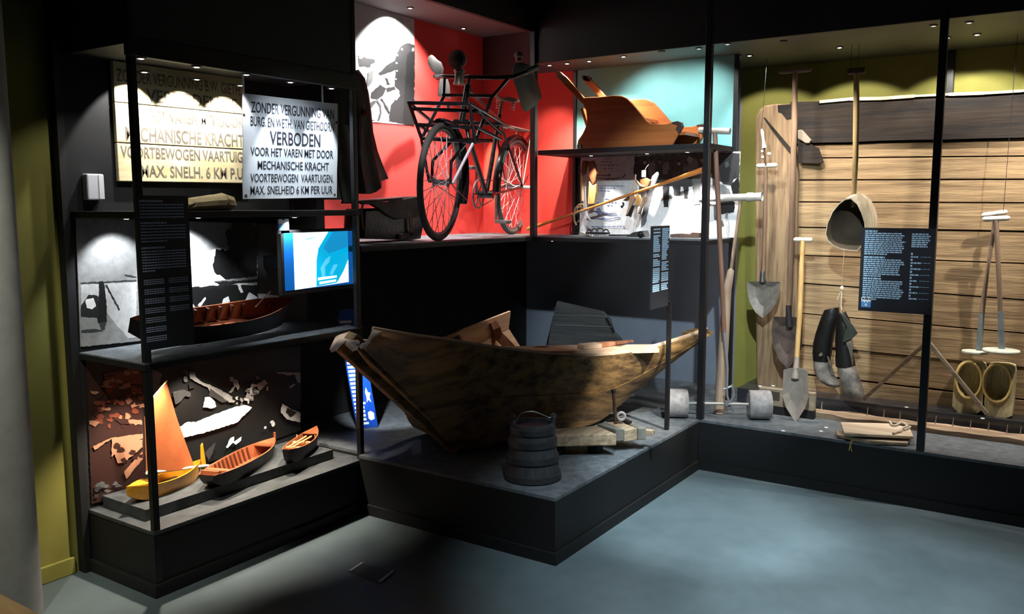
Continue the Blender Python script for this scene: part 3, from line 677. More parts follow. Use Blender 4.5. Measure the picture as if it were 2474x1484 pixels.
MB().prism([st + V(0, 0, zt + .01), st + dd.normalized() * .03 + V(0, 0, zt + .02), st + dd.normalized() * .022 + V(0, 0, zt + .09), st + dd.normalized() * .012 + V(0, 0, zt + .16), st + dd.normalized() * .002 + V(0, 0, zt + .15), st + V(0, 0, zt + .10)], n_ * 0.006).build('rudder', YEL, t)
# brown ribbed model punt
t = thing('model_boat', 'brown model punt with a row of dark ribs inside, middle one on the plinth', 'model boat', (-3.36, 2.58, zt))
A, B = at_z(497, 1148, zt + .075), at_z(664, 1052, zt + .085)
A, B = (A.x, A.y), (B.x, B.y)
mb = MB(); ou, inn, d, s = hull_mesh(mb, B, A, 0.165, 0.066, zt + 0.001, 0.2, 0.16, 0.1, 18, 0.045, 0.75, 2.6, 0.45)
mb.build('hull', [RBD, RB], t)
for i in range(9):
    k = 5 + i
    side = 0 if (inn[k][0] - CAMP).length > (inn[k][5] - CAMP).length else 5
    o5 = 1 if side == 0 else 4; o2 = 2 if side == 0 else 3
    inw = (inn[k][5 - side] - inn[k][side]).normalized() * 0.006
    MB().tube([inn[k][side] + inw, inn[k][o5] + inw, inn[k][o2] + inw], 0.0045, 6).build('rib', mat('dark rib wood', (84, 40, 24), 0.5), t)
for q, h in ((3, .0), (15, .0)):
    MB().bar(inn[q][0] - V(0, 0, .006), inn[q][5] - V(0, 0, .006), 0.028, 0.008).build('thwart', RB, t)
dk = [inn[0][0], inn[2][0], inn[3][0], inn[3][5], inn[2][5], inn[0][5]]
MB().prism([p + V(0, 0, -.002) for p in dk], (0, 0, .004)).build('fore_deck', RB, t)
e = inn[0][0].lerp(inn[0][5], .5); MB().tube([e + V(0, 0, -.02), e + V(0, 0, .028)], 0.006).build('stem_post', RB, t)
MB().bar(inn[-2][0] + V(0, 0, -.004), inn[-2][5] + V(0, 0, -.004), 0.012, 0.03).build('transom', RB, t)
# small rowing model
t = thing('model_boat', 'small dark model rowing boat with pale oars inside, right end of the plinth', 'model boat', (-3.3, 2.98, zt))
A, B = at_z(690, 1092, zt + .075), at_z(766, 1032, zt + .08)
mb = MB(); ou, inn, d, s = hull_mesh(mb, (B.x, B.y), (A.x, A.y), 0.115, 0.068, zt + 0.001, 0.22, 0.2, 0.25, 16, 0.05, 0.7, 2.3, 0.3)
mb.build('hull', [RBD, RB], t)
dk = [inn[0][0], inn[2][0], inn[4][0], inn[4][5], inn[2][5], inn[0][5]]
MB().prism([p + V(0, 0, -.002) for p in dk], (0, 0, .004)).build('fore_deck', RB, t)
PALE = mat('pale oar wood', (226, 176, 112), 0.5)
for k in (8, 12): MB().bar(inn[k][0] - V(0, 0, .01), inn[k][5] - V(0, 0, .01), 0.022, 0.006).build('thwart', PALE, t)
for f in (.3, .6): MB().tube([inn[5][0].lerp(inn[5][5], f) - V(0, 0, .004), inn[14][0].lerp(inn[14][5], f + .1) - V(0, 0, .0)], 0.0045).build('oar', PALE, t)
for k, i in ((6, 0), (6, 5), (10, 0)): MB().tube([inn[k][i] + V(0, 0, -.005), inn[k][i] + V(0, 0, .012)], 0.003).build('thole_pin', PALE, t)

# blue and white gauge board leaning between cabinet and boat
ba, bb_ = at_x(845, 790, -3.30), at_x(880, 1038, -3.14)
t = thing('gauge_board', 'blue enamel water gauge with white stripes leaning behind the cabinet post', 'gauge board', (-3.2, 3.40, ZP))
top = V(-3.40, 3.44, 1.12); bot = V(-3.20, 3.36, ZP + 0.001)
top = at_y(838, 745, 3.50); bot = at_z(888, 1034, ZP + 0.002)
ax = (top - bot); uu = Vector((0.55, 0.83, 0)).normalized() * 0.125; 
G_ = Rect(top - uu * .5, top + uu * .5, bot - uu * .5)
MB().prism([G_.p(0, .08), G_.p(.15, .02), G_.p(.5, 0), G_.p(.85, .02), G_.p(1, .08), G_.p(1, 1), G_.p(0, 1)], -G_.n * 0.006).build('board', mat('blue enamel', (22, 74, 176), 0.3, coat=0.4), t)
mb = MB()
for i in range(26):
    v = 0.10 + i * 0.034
    if v < 0.97: mb.add([G_.p(.06, v, .0008), G_.p(.52 if i % 5 else .6, v, .0008), G_.p(.52 if i % 5 else .6, v + .020, .0008), G_.p(.06, v + .020, .0008)], [(0, 1, 2, 3)])
mb.build('stripes', mat('white enamel stripe', (236, 240, 246), 0.3), t, label='white gauge stripes')
mb = MB()
for pts in ([(.66, .70), (.74, .66), (.80, .70), (.92, .71), (.84, .745), (.88, .79), (.76, .765), (.66, .79), (.70, .745)], [(.64, .87), (.78, .86), (.92, .88), (.90, .93), (.72, .94), (.62, .92)]):
    mb.add([G_.p(u, v, .0008) for u, v in pts], [tuple(range(len(pts)))])
mb.build('white_marks', mat('white enamel stripe', (236, 240, 246), 0.3), t, label='white marks at the foot')
# ------------------------------------------------------------------ bicycle case
pxr = XL + 0.016
P = Print('photo_print', 'large black and white photo print of a man beside a bicycle on the red wall', lambda x, y, d: at_x(x, y, pxr + d), GREYS)
P.base([(840, 0), (1001, 46), (1001, 303), (845, 291)], 6, (-0.003, 0, 0))
S4 = lambda pts: zo(pts, 800, 0, 4.4964)
P.poly(S4([(300, 610), (640, 690), (690, 650), (720, 560), (900, 700), (900, 1360), (300, 1310)]), 4)          # street
P.poly(S4([(700, 200), (780, 205), (815, 330), (780, 300), (715, 285)]), 5); P.poly(S4([(600, 400), (690, 425), (720, 440), (640, 415)]), 5)
P.poly(S4([(290, 605), (480, 650), (470, 740), (300, 720)]), 1)
P.poly(S4([(305, 615), (345, 620), (330, 640), (306, 632)]), 6)
P.poly(S4([(430, 700), (480, 680), (560, 680), (545, 760), (500, 800), (520, 880), (470, 980), (420, 1010), (390, 960), (440, 880)]), 5)
P.poly(S4([(760, 500), (830, 465), (905, 490), (905, 1365), (630, 1320), (645, 1150), (690, 1090), (745, 1040), (740, 980), (690, 940), (700, 760), (560, 830), (510, 800), (620, 700), (690, 660), (710, 580)]), 1)   # coat
P.poly(S4([(820, 600), (905, 520), (905, 1365), (780, 1340)]), 0)
P.poly(S4([(530, 830), (600, 800), (690, 770), (680, 880), (640, 950), (600, 930), (560, 900), (535, 910)]), 5)       # basket
P.poly(S4([(580, 830), (620, 860), (640, 930), (600, 920)]), 1)
P.poly(S4([(440, 1000), (530, 920), (600, 960), (560, 1040), (500, 1080), (430, 1060)]), 1)
P.poly(S4([(670, 980), (720, 975), (750, 1040), (710, 1090), (660, 1060)]), 6)                                      # hand bag
P.poly(S4([(600, 960), (690, 940), (700, 975), (610, 1000)]), 1)
P.poly(S4([(500, 1080), (545, 1150), (550, 1230), (520, 1310), (500, 1310), (530, 1230), (525, 1160), (490, 1100)]), 2)     # wheel
P.poly(S4([(535, 1070), (560, 1075), (640, 1220), (625, 1240)]), 1)
P.poly(S4([(420, 1120), (480, 1090), (490, 1105), (430, 1180)]), 2)
for c in ((770, 535, 10, 10), (720, 600, 10, 10), (710, 685, 10, 10), (715, 770, 9, 9), (705, 860, 8, 8), (890, 540, 12, 20)):
    P.poly(S4(blob_px(*c, n=9, jit=.1)), 6)
P.poly(S4([(400, 790), (470, 760), (440, 900), (390, 940)]), 3)
P.poly(S4([(430, 1200), (500, 1210), (480, 1300), (430, 1300)]), 4)
P.done()

# dark coat hanging behind the cabinet post
t = thing('leather_coat', 'long dark leather coat hanging between the cabinet and the red case', 'coat', (-3.36, 3.38, 1.6))
def cp(px, py, x): return at_x(px, py, x)
edge_r = [(868, 168), (884, 190), (893, 225), (899, 270), (903, 320), (912, 365), (925, 405), (935, 436)]
edge_l = [(776, 190), (800, 186), (812, 230), (818, 280), (815, 320), (816, 380), (822, 440), (828, 486)]
rings = []
for k in range(8):
    a = cp(*edge_l[k], -3.34); b = cp(*edge_r[k], -3.38)
    fr = []
    for j in range(13):
        u = j / 12; w = a.lerp(b, u)
        fr.append(w + V(0.055 * math.sin(PI * u) + 0.014 * math.sin(u * 17 + k * .4) * (0.3 + k / 8), 0, -0.05 * u * (k == 7) * 0 + (0.02 * math.sin(u * 9) if k == 7 else 0)))
    bk = [p + V(-0.05 * (1 - abs(2 * j / 12 - 1)) - 0.012, 0, 0) for j, p in enumerate(fr)]
    rings.append(fr + bk[::-1])
MB().loft(rings).build('coat_body', mat('black leather', (13, 13, 13), 0.5, noise=0.3, nscale=9, bump=0.3), t, smooth=True)
rings = []
for k, (y, x0, x1) in enumerate(((300, 806, 836), (345, 812, 850), (400, 816, 854), (450, 822, 858), (486, 830, 860))):
    a = at_x(x0, y, -3.27); b = at_x(x1, y + 3, -3.27); c = (a + b) / 2; r = (b - a).length / 2
    rings.append([c + V(0.035 * math.sin(2 * PI * j / 12), r * math.cos(2 * PI * j / 12), 0.004 * math.sin(j * 2.1 + k)) for j in range(12)])
MB().loft(rings).build('sleeve', GLEATHER, t, smooth=True)
q = at_x(883, 272, -3.285)
MB().lathe([(0.0001, 0.006), (0.011, 0.005), (0.015, 0), (0.015, -0.03)], q, (0.82, -.57, 0), 18).build('button', mat('dull red button', (150, 62, 44), 0.6), t, smooth=True)
q = cp(840, 178, -3.36)
MB().tube([(-3.36, q.y + .0, 2.16), (-3.36, q.y, 2.24), (-3.36, q.y + .03, 2.27), (-3.36, q.y + .05, 2.24)], 0.004).build('hanger_hook', IRON, t)

# transport bicycle
BA, BB_ = Vector((-3.135, 3.895, 1.392)), Vector((-3.42, 5.08, 1.392))
bd = (BB_ - BA).normalized(); bn = Vector((bd.y, -bd.x, 0)); LEAN = math.radians(3.5)
def W(s, t_, h):
    return BA + bd * s + bn * (t_ * math.cos(LEAN) + h * math.sin(LEAN)) + V(0, 0, 1) * (h * math.cos(LEAN) - t_ * math.sin(LEAN))
WB = (BB_ - BA).length; RW = 0.337
bike = thing('transport_bicycle', 'old black carrier bicycle with a large open front rack in the red case', 'bicycle', (BA + BB_) / 2)
uS, uT, uT0, uH = bd, (W(0, 1, 0) - W(0, 0, 0)), (W(0, 1, 0) - W(0, 0, 0)), (W(0, 0, 1) - W(0, 0, 0))
def wheel(s0, hubw, turn=0.0):
    c = W(s0, 0, RW)
    ct, st_ = math.cos(turn), math.sin(turn); uS, uT = bd * ct - uT0 * st_, uT0 * ct + bd * st_
    circ = lambda r, n=48: [c + uS * r * math.cos(2 * PI * k / n) + uH * r * math.sin(2 * PI * k / n) for k in range(n)]
    w = MB().tube(circ(RW - 0.018), 0.019, 10, closed=True).build('tyre', TYRE, bike, smooth=True)
    MB().tube(circ(RW - 0.040), 0.010, 8, closed=True).build('rim', mat('dull chrome rim', (150, 150, 156), 0.35, 0.9), w, smooth=True)
    MB().lathe([(0.012, -hubw), (0.026, -hubw), (0.026, -hubw + .006), (0.017, -hubw + .012), (0.017, hubw - .012), (0.026, hubw - .006), (0.026, hubw), (0.012, hubw)], c, uT, 18).build('hub', CHROME, w, smooth=True)
    sp_ = MB()
    for k in range(32):
        a = 2 * PI * k / 32; side = 1 if k % 2 else -1; a2 = a + (0.9 if (k // 2) % 2 else -0.9)
        sp_.tube([c + uT * side * (hubw - .004) + (uS * math.cos(a2) + uH * math.sin(a2)) * 0.024, c + (uS * math.cos(a) + uH * math.sin(a)) * (RW - 0.045)], 0.0020, 5)
    sp_.build('spokes', mat('bright spoke steel', (225, 215, 222), 0.4, 0.1), w)
    MB().tube([c - uT * (hubw + .03), c + uT * (hubw + .03)], 0.006).build('axle', STEEL, w)
    return c
fc = wheel(0, 0.045, math.radians(4.5)); rc = wheel(WB, 0.055)
MB().tube([rc + uT * .06, rc + uT * .16], .012, 10).build('axle_peg', mat('bright peg steel', (222, 216, 210), .35, .2), bike, smooth=True)
def fender(c, a0, a1, r):
    prof = [(-.030, -.012), (-.022, .004), (0, .010), (.022, .004), (.030, -.012), (.022, .001), (0, .007), (-.022, .001)]
    rings = []
    for k in range(25):
        a = a0 + (a1 - a0) * k / 24; er = uS * math.cos(a) + uH * math.sin(a)
        rings.append([c + er * (r + h) + uT * w for w, h in prof])
    return MB().loft(rings).build('mudguard', BIKE, bike, smooth=True)
fender(fc, -0.35, 1.75, RW + 0.016); fender(rc, -0.25, 3.3, RW + 0.016)
for y in (-1, 1):
    MB().tube([rc + uT * y * .06, rc + (uS * math.cos(.5) + uH * math.sin(.5)) * (RW + .015) + uT * y * .028], 0.003, 6).build('mudguard_stay', BIKE, bike)
    MB().tube([fc + uT * y * .06, fc + (uS * math.cos(-.3) + uH * math.sin(-.3)) * (RW + .01) + uT * y * .028], 0.003, 6).build('mudguard_stay', BIKE, bike)
hb, ht = W(.255, 0, .70), W(.315, 0, .92); bb = W(.70, 0, .275); stp = W(.86, 0, .80)
fr = MB()
fr.tube([hb, ht], 0.020, 12).tube([ht - (ht - hb) * .1, stp - (stp - bb) * .06], 0.014, 10).tube([hb + (ht - hb) * .15, bb], 0.016, 10).tube([bb, stp], 0.016, 10)
for y in (-1, 1):
    fr.tube([bb + uT * y * .02, rc + uT * y * .065], 0.009, 8).tube([stp - (stp - bb) * .12 + uT * y * .02, rc + uT * y * .065], 0.008, 8)
fr.tube([bb - uT * .05, bb + uT * .05], 0.024, 14)
fr.build('frame', BIKE, bike, smooth=True)
fk = MB()
for y in (-1, 1):
    fk.tube([hb + uT * y * .03, hb + uT * y * .05 + uH * -.1, fc + uT * y * .058 + uH * .12, fc + uT * y * .060], [.012, .012, .010, .008], 8)
fk.tube([hb - uT * .05, hb + uT * .05], 0.016, 10)
fk.build('fork', BIKE, bike, smooth=True)
hs = W(.34, 0, .985)
MB().tube([ht, hs], 0.012, 10).build('stem', STEEL, bike, smooth=True)
hbar = [W(.60, -.30, 1.0), W(.50, -.30, .995), W(.40, -.26, .985), W(.345, -.17, .975), W(.335, 0, .972), W(.345, .17, .972), W(.40, .255, .985), W(.48, .30, 1.02), W(.60, .33, 1.07)]
MB().tube(hbar, 0.0135, 10).build('handlebar', BIKE, bike, smooth=True)
for a, b in ((hbar[0], hbar[1]), (hbar[8], hbar[7])): MB().tube([a + (a - b) * .1, a, a.lerp(b, .9)], [.014, .018, .017], 10).build('grip', mat('grey rubber grip', (96, 94, 90), 0.6), bike, smooth=True)
# front rack
rk = MB(); R_ = 0.0108
T = lambda *p: rk.tube([W(*q) for q in p], R_, 8)
fl, frr, brr, bl = (-.07, -.19, .775), (-.07, .185, .775), (.30, .25, .70), (.30, -.22, .70)
T(fl, frr); T(frr, brr); T(fl, bl); T(bl, brr)
T((-.03, -.18, .745), (.02, .20, .745), (.28, .25, .64))
T((.02, -.17, .66), (.05, .19, .655), (.30, .24, .61)); T((.02, -.17, .66), (.30, -.2, .62))
T((.06, -.165, .585), (.06, .175, .575)); T((.30, -.17, .60), (.30, .18, .60))
T(fl, (.06, -.165, .585), (.30, -.17, .60)); T(frr, (.06, .175, .575), (.30, .18, .60))
T((.30, -.155, .86), (.30, .17, .86)); T((.06, .175, .575), (.30, .165, .85), (.36, .24, .97)); T((.06, -.165, .585), (.30, -.15, .85), (.345, -.17, .96))
T((.06, 0, .58), (.30, 0, .60)); T((.06, .09, .578), (.30, .09, .60)); T((.06, -.09, .583), (.30, -.09, .60))
rk.build('front_rack', BIKE, bike, smooth=True)
for y, m in ((1, mat('lit stay enamel', (206, 196, 215), 0.35, 0.1)), (-1, BIKE)):  # one stay is pale: light on the tube put into its colour
    MB().tube([W(.06, y * .165, .575), fc + uT * y * .075], 0.009, 8).build('rack_stay', m, bike, smooth=True)
for y in (-.12, .04): 
    q = W(.31, y, .80); MB().blob(q, .014, .014, .022).build('rack_clamp', CHROME, bike, smooth=True)
# lamp
q = W(.20, -.02, 1.055); lp = thing_lamp = None
hl = MB().lathe([(.012, .07), (.036, .05), (.052, .01), (.056, -.012), (.048, -.014)], q, uS, 28).build('headlamp', mat('lamp casing', (178, 172, 160), 0.3, 0.35), bike, smooth=True)
MB().lathe([(.0001, -.030), (.020, -.026), (.038, -.016), (.049, -.010)], q, uS, 28).build('lens', mat('lamp glass', (96, 94, 92), 0.12, 0.1, coat=.5), hl, smooth=True)
q2 = W(.20, -.005, .955)
MB().lathe([(.030, -.045), (.034, -.045), (.034, -.03), (.028, -.028), (.028, .025), (.034, .028), (.034, .04), (.015, .045), (.015, .06)], q2, uH, 22).build('lamp_base', mat('lamp casing', (178, 172, 160), 0.3, 0.35), hl, smooth=True)
MB().bar(W(.24, 0, .96), hs, .02, .008).build('bracket', STEEL, hl)
# cranks, chainwheel
cw = MB().tube([bb - uT * .055 + (uS * math.cos(2 * PI * k / 36) + uH * math.sin(2 * PI * k / 36)) * .092 for k in range(36)], .006, 6, closed=True)
for k in range(6):
    a = 2 * PI * k / 6; cw.tube([bb - uT * .055, bb - uT * .055 + (uS * math.cos(a) + uH * math.sin(a)) * .09], .005, 6)
cw.build('chainwheel', STEEL, bike, smooth=True)
ch = MB().tube([bb - uT * .055 + uH * .094, rc - uT * .055 + uH * .035], .004, 6).tube([bb - uT * .055 - uH * .094, rc - uT * .055 - uH * .035], .004, 6); ch.build('chain', STEEL, bike)
for y, a in ((1, -1.45), (-1, 1.69)):
    c0 = bb + uT * y * .07; e = c0 + (uS * math.cos(a) + uH * math.sin(a)) * .17
    ck = MB().bar(c0, e, .02, .012, uT).build('crank', STEEL, bike, bevel=.003)
    pd = e + uT * y * .05
    MB().bar(pd - uS * .045, pd + uS * .045, .085, .022, uH).build('pedal', mat('grey pedal rubber', (110, 108, 104), 0.7), ck, bevel=.004)
# saddle
sa = W(.90, 0, .90)
rings = []
for k in range(9):
    u = k / 8; w = (.018 + .09 * max(0, (u - .25) / .75) ** 1.2); s_ = .76 + .26 * u
    rings.append([W(s_, w * math.cos(2 * PI * j / 12), .925 + .012 * math.sin(2 * PI * j / 12) - .02 * math.sin(PI * u) - .02 * abs(math.cos(2 * PI * j / 12)) * u) for j in range(12)])
sd = MB().loft(rings).build('saddle', mat('pale worn saddle leather', (130, 122, 112), 0.55), bike, smooth=True)
for y in (-.05, .05):
    MB().tube([W(.97 + .018 * math.cos(k * 1.05), y + .018 * math.sin(k * 1.05), .845 + k * .0026) for k in range(24)], .004, 6).build('spring', CHROME, sd, smooth=True)
MB().tube([stp, W(.89, 0, .90)], .012, 8).build('seat_post', STEEL, sd, smooth=True)
rr = MB()
for y in (-.05, 0, .05): rr.tube([W(.92, y, .735), W(1.38, y, .735)], .006, 6)
for s_ in (.92, 1.15, 1.38): rr.tube([W(s_, -.055, .735), W(s_, .055, .735)], .006, 6)
for y in (-.055, .055): rr.tube([W(1.36, y, .735), rc + uT * y * 1.1], .005, 6)
rr.build('rear_carrier', mat('pale grey carrier', (168, 164, 160), 0.4, 0.5), bike, smooth=True)
# weather muffs on both handlebar ends
def muff(name, label, pts, y0, thick, m, extra=None):
    c = sum((Vector(p) for p in pts), Vector()) / len(pts)
    t = thing(name, label, 'hand muff', c, None)
    n = len(pts); vd = (c - CAMP).normalized()
    rings = []
    for f, k in ((-1.0, .55), (-.75, .88), (-.25, 1.0), (.25, 1.0), (.75, .9), (1.0, .6)):
        rings.append([c + (Vector(p) - c) * k + bd * thick * f for p in pts])
    MB().loft(rings).build('muff_body', m, t, smooth=True)
    return t, c
pm = [at_x(x, y, -3.42) for x, y in ((1038, 138), (1044, 133), (1052, 142), (1062, 148), (1068, 165), (1066, 178), (1056, 181), (1046, 172), (1038, 155))]
t, c = muff('handlebar_muff', 'small grey leather muff on the left handlebar end beside the photograph', pm, 0, .045, mat('dark grey muff leather', (27, 27, 26), 0.45, noise=0.3, nscale=10, bump=0.3))
p2 = [at_x(x, y, -3.42) for x, y in ((1066, 184), (1078, 186), (1084, 205), (1086, 238), (1070, 236), (1060, 232), (1062, 205))]
mc = sum(p2, Vector()) / len(p2)
MB().loft([[mc + (p - mc) * k + bd * .03 * f for p in p2] for f, k in ((-1, .7), (-.5, 1), (.5, 1), (1, .7))]).build('cuff', mat('grey canvas cuff', (34, 32, 31), 0.8), t, smooth=True)
pm = [at_x(x, y, -3.02) for x, y in ((1238, 182), (1244, 155), (1264, 151), (1280, 158), (1293, 182), (1308, 232), (1297, 250), (1270, 270), (1262, 262), (1252, 225))]
t, c = muff('handlebar_muff', 'large dark leather muff on the right handlebar end in front of the post', pm, 0, .05, mat('black green leather', (38, 40, 38), 0.5, noise=0.3, nscale=12, bump=0.25))
MB().tube([at_x(x, y, -2.99) for x, y in ((1280, 165), (1295, 195), (1307, 234))], .004, 6).build('seam_piping', TAN, t)
q = at_x(1253, 137, -3.06)
MB().lathe([(.02, -.03), (.022, -.005), (.03, 0), (.03, .012), (.022, .026), (.0001, .032)], q, (0, 0, 1), 18).build('end_cap', mat('grey rubber grip', (96, 94, 90), 0.6), t, smooth=True)

# leather saddle bags
zs = 1.392
t = thing('saddle_bag', 'old black leather bicycle saddle bag with broad flap on the red shelf', 'bag', (-3.38, 3.72, zs))
xg = -3.31
bodyp = [at_x(x, y, xg) for x, y in ((872, 505), (1012, 500), (1020, 545), (1014, 576), (985, 580), (900, 578), (868, 574))]
zmin = min(p.z for p in bodyp); bodyp = [p + V(0, 0, max(0, zs + .001 - p.z)) for p in bodyp]
c = sum(bodyp, Vector()) / len(bodyp)
rings = [[V(xg + dx, c.y + (p.y - c.y) * k, zs + (p.z - zs) * k) for p in bodyp] for dx, k in ((0.02, .93), (0.0, 1.0), (-.11, 1.0), (-.14, .94))]
MB().loft(rings).build('bag_body', mat('black bag leather', (24, 23, 23), 0.35, noise=0.3, nscale=16, bump=0.4), t, smooth=True)
fl_ = [at_x(x, y, xg + .035) for x, y in ((872, 486), (940, 488), (985, 479), (1016, 474), (1012, 525), (985, 528), (958, 530), (936, 520), (915, 503), (900, 494), (880, 494))]
MB().prism(fl_, (-0.03, 0, 0)).build('flap', mat('grey worn leather flap', (74, 68, 64), 0.6, noise=0.35, nscale=12, bump=0.3), t, bevel=.003)
MB().prism([at_x(x, y, xg + .03) for x, y in ((872, 486), (1016, 474), (1016, 480), (872, 492))], (-0.15, 0, 0)).build('flap_top', mat('grey worn leather flap', (74, 68, 64), 0.6), t)
MB().tube([at_x(x, y, xg + .03) for x, y in ((878, 488), (873, 510), (876, 540), (878, 555))], .008, 8, flat=.4).build('strap', mat('grey strap', (96, 84, 76), 0.7), t)
MB().prism([at_x(x, y, xg + .042) for x, y in ((990, 527), (997, 527), (997, 568), (992, 568))], (-0.006, 0, 0)).build('strap', TAN, t)
q = at_x(988, 520, xg + .036); MB().blob(q, .006, .006, .006).build('rivet', CHROME, t, smooth=True)
MB().prism([at_x(x, y, xg + .042) for x, y in ((968, 566), (980, 564), (996, 562), (996, 570), (970, 578))], (-0.02, 0, 0)).build('buckle_strap', mat('grey strap', (96, 84, 76), 0.7), t)
# ------------------------------------------------------------------ upper right case: the sleigh above, skates below
ys0, ys1 = 4.895, 5.15
S6 = lambda pts: zo(pts, 1320, 140, 6.185)
near = S6([(150, 190), (205, 210), (290, 280), (430, 440), (560, 595), (600, 588), (800, 580), (1000, 560), (1120, 565), (1200, 600), (1290, 690), (1400, 820), (1500, 940), (1560, 980), (1700, 990), (1800, 985), (1880, 960), (1960, 945), (2020, 970), (2035, 1020), (2010, 1080), (1950, 1180), (1880, 1290), (1200, 1312), (450, 1340), (470, 1230), (540, 1130), (590, 1020), (605, 900), (590, 790), (550, 700), (490, 640), (400, 540), (280, 420), (200, 330), (150, 270), (138, 220)])
zsl = 1.956
pts = [at_y(x, y, ys0) for x, y in near]
t = thing('push_sleigh', 'varnished brown wooden push sleigh with curved sides and long handles', 'sleigh', (-2.45, 5.07, zsl))
lowest = min(p.z for p in pts); pts = [p + V(0, 0, (zsl + .001 - p.z) if p.z < zsl + .012 else 0) for p in pts]
MB().prism(pts, (0, 0.02, 0)).build('side_board', W_SLEIGH, t, bevel=.004)
far = [p + V(0.055, ys1 - ys0, 0) for p in pts]
MB().prism(far, (0, 0.02, 0)).build('side_board', W_SLEIGH, t, bevel=.004)
zA = zsl + .06
xa, xb = pts[26].x, pts[20].x
MB().box(xa + 0.03, xb + 0.02, ys0 + .02, ys1, zA, zA + .018).build('floor_board', W_SLEIGH, t)
sb = at_y(1415, 250, ys0).x
MB().prism([(sb + .02, ys0 + .02, zA), (sb + .04, ys0 + .02, zA), (sb - .03, ys0 + .02, zA + .20), (sb - .05, ys0 + .02, zA + .20)], (0, ys1 - ys0 - .02, 0)).build('back_board', W_SLEIGH, t)
MB().box(sb + .12, sb + .38, ys0 + .02, ys1, zA + .10, zA + .12).build('seat', W_SLEIGH, t)
for y in (ys0, ys1):
    toe = [p + V(0, y - ys0 - .002, 0) for p in pts[16:22]]
    toe = [at_y(x, yy, ys0) + V(0.055 if y > ys0 else 0, y - ys0 - .003, 0) for x, yy in S6([(1870, 962), (1960, 943), (2022, 968), (2038, 1020), (2012, 1082), (1975, 1135), (1930, 1060), (1960, 1010), (1890, 990)])]
    MB().prism(toe, (0, 0.026, 0)).build('toe_cap', mat('dark horn toe', (60, 46, 42), 0.5), t, bevel=.003)
ar = [at_y(x, yy, ys1) for x, yy in S6([(520, 268), (620, 268), (660, 300), (650, 350), (600, 345), (540, 330)])]
MB().prism(ar, (0, 0.024, 0)).build('handle_grip', mat('dark handle grip', (44, 28, 26), 0.5), t)
sk = at_y(1398, 345, ys0 - .004)
MB().box(sk.x - .01, sk.x + .02, ys0 - .008, ys0, zsl + .002, zsl + .03).build('runner_tip', STEEL, t)
for y in (ys0 + .004, ys1 + .004): MB().box(pts[24].x, pts[22].x - .02, y, y + .012, zsl + .0005, zsl + .006).build('runner', STEEL, t)

# printed posters at the back of the lower bay
yp = YB - 0.006
fy = lambda x, y, d: at_y(x, y, yp - d)
INKS = GREYS + [mat('blue grey print ink', (92, 104, 140), 0.6)]
P = Print('poster', 'pale poster with line drawings of sledges in the lower right case', fy, INKS)
P.base([(1403, 380), (1541, 374), (1538, 572), (1400, 570)], 5, (0, .004, 0))
S7 = lambda pts: zo(pts, 1350, 360, 6.1825)
def tl(x0, x1, y, h, seed=0):
    rnd = random.Random(int(x0 + y)); x = x0
    while x < x1:
        w = rnd.uniform(25, 60); P.poly(S7([(x, y), (min(x + w, x1), y - 1), (min(x + w, x1), y + h), (x, y + h)]), 7); x += w + 14
for x0, x1, y in ((690, 750, 140), (640, 800, 185), (560, 900, 238), (670, 800, 285), (560, 980, 545), (570, 850, 580), (560, 760, 618), (690, 750, 740), (560, 600, 795), (740, 860, 790), (720, 820, 835), (490, 620, 1155), (640, 980, 1153)): tl(x0, x1, y, 13)
P.poly(S7([(560, 435), (700, 442), (860, 440), (960, 412), (985, 372), (992, 395), (968, 425), (870, 450), (700, 455), (560, 445)]), 2)
P.poly(S7([(585, 388), (740, 388), (745, 372), (770, 376), (768, 412), (752, 412), (750, 396), (585, 398)]), 2)
P.poly(S7([(490, 930), (600, 915), (560, 890), (610, 880), (640, 940), (740, 962), (860, 968), (880, 985), (740, 980), (630, 958), (590, 1000), (560, 935)]), 7)
P.poly(S7([(480, 1030), (620, 1035), (760, 1042), (910, 1012), (905, 1025), (760, 1056), (620, 1052), (490, 1042)]), 7)
P.done('poster')
P = Print('photo_backdrop', 'black and white print of a crowd on the ice in the lower right case', fy, GREYS)
P.base([(1541, 374), (1789, 366), (1780, 574), (1538, 572)], 6, (0, .004, 0))
P.poly(S7([(1130, 110), (1600, 80), (2160, 60), (2700, 60), (2700, 420), (2480, 520), (2160, 380), (1990, 560), (1700, 560), (1480, 560), (1330, 620), (1200, 520), (1130, 420)]), 2)
rnd = random.Random(3)
for i in range(10):
    x = 1180 + i * 105 + rnd.uniform(-20, 20); y = 130 + rnd.uniform(-10, 60)
    P.poly(S7(blob_px(x, y + 150, 55, 150, 14, .15)), rnd.choice((0, 1, 1, 3)))
    P.poly(S7(blob_px(x, y + 40, 26, 34, 12, .1)), rnd.choice((3, 4, 2)))
    P.poly(S7(blob_px(x, y + 5, 32, 18, 10, .1)), 0)
for x, y0, y1, w, g in ((1600, 380, 870, 46, 1), (1760, 330, 690, 60, 2), (1900, 330, 740, 40, 2), (2060, 320, 830, 66, 3), (2150, 350, 800, 40, 4)):
    P.poly(S7([(x - w, y0), (x + w, y0), (x + w * 1.1, (y0 + y1) / 2), (x + w * .8, y1), (x - w * .7, y1), (x - w, (y0 + y1) / 2)]), g)
for x, y, rx, ry, g in ((1400, 520, 40, 130, 4), (1440, 450, 25, 100, 5), (1610, 250, 50, 70, 3), (1990, 230, 70, 110, 3), (1960, 160, 40, 50, 4)): P.poly(S7(blob_px(x, y, rx, ry, 12, .2)), g)
S8 = lambda pts: zo(pts, 1640, 280, 4.1223)
P.poly(S8([(380, 380), (570, 370), (570, 560), (520, 690), (440, 680), (385, 560)]), 2)
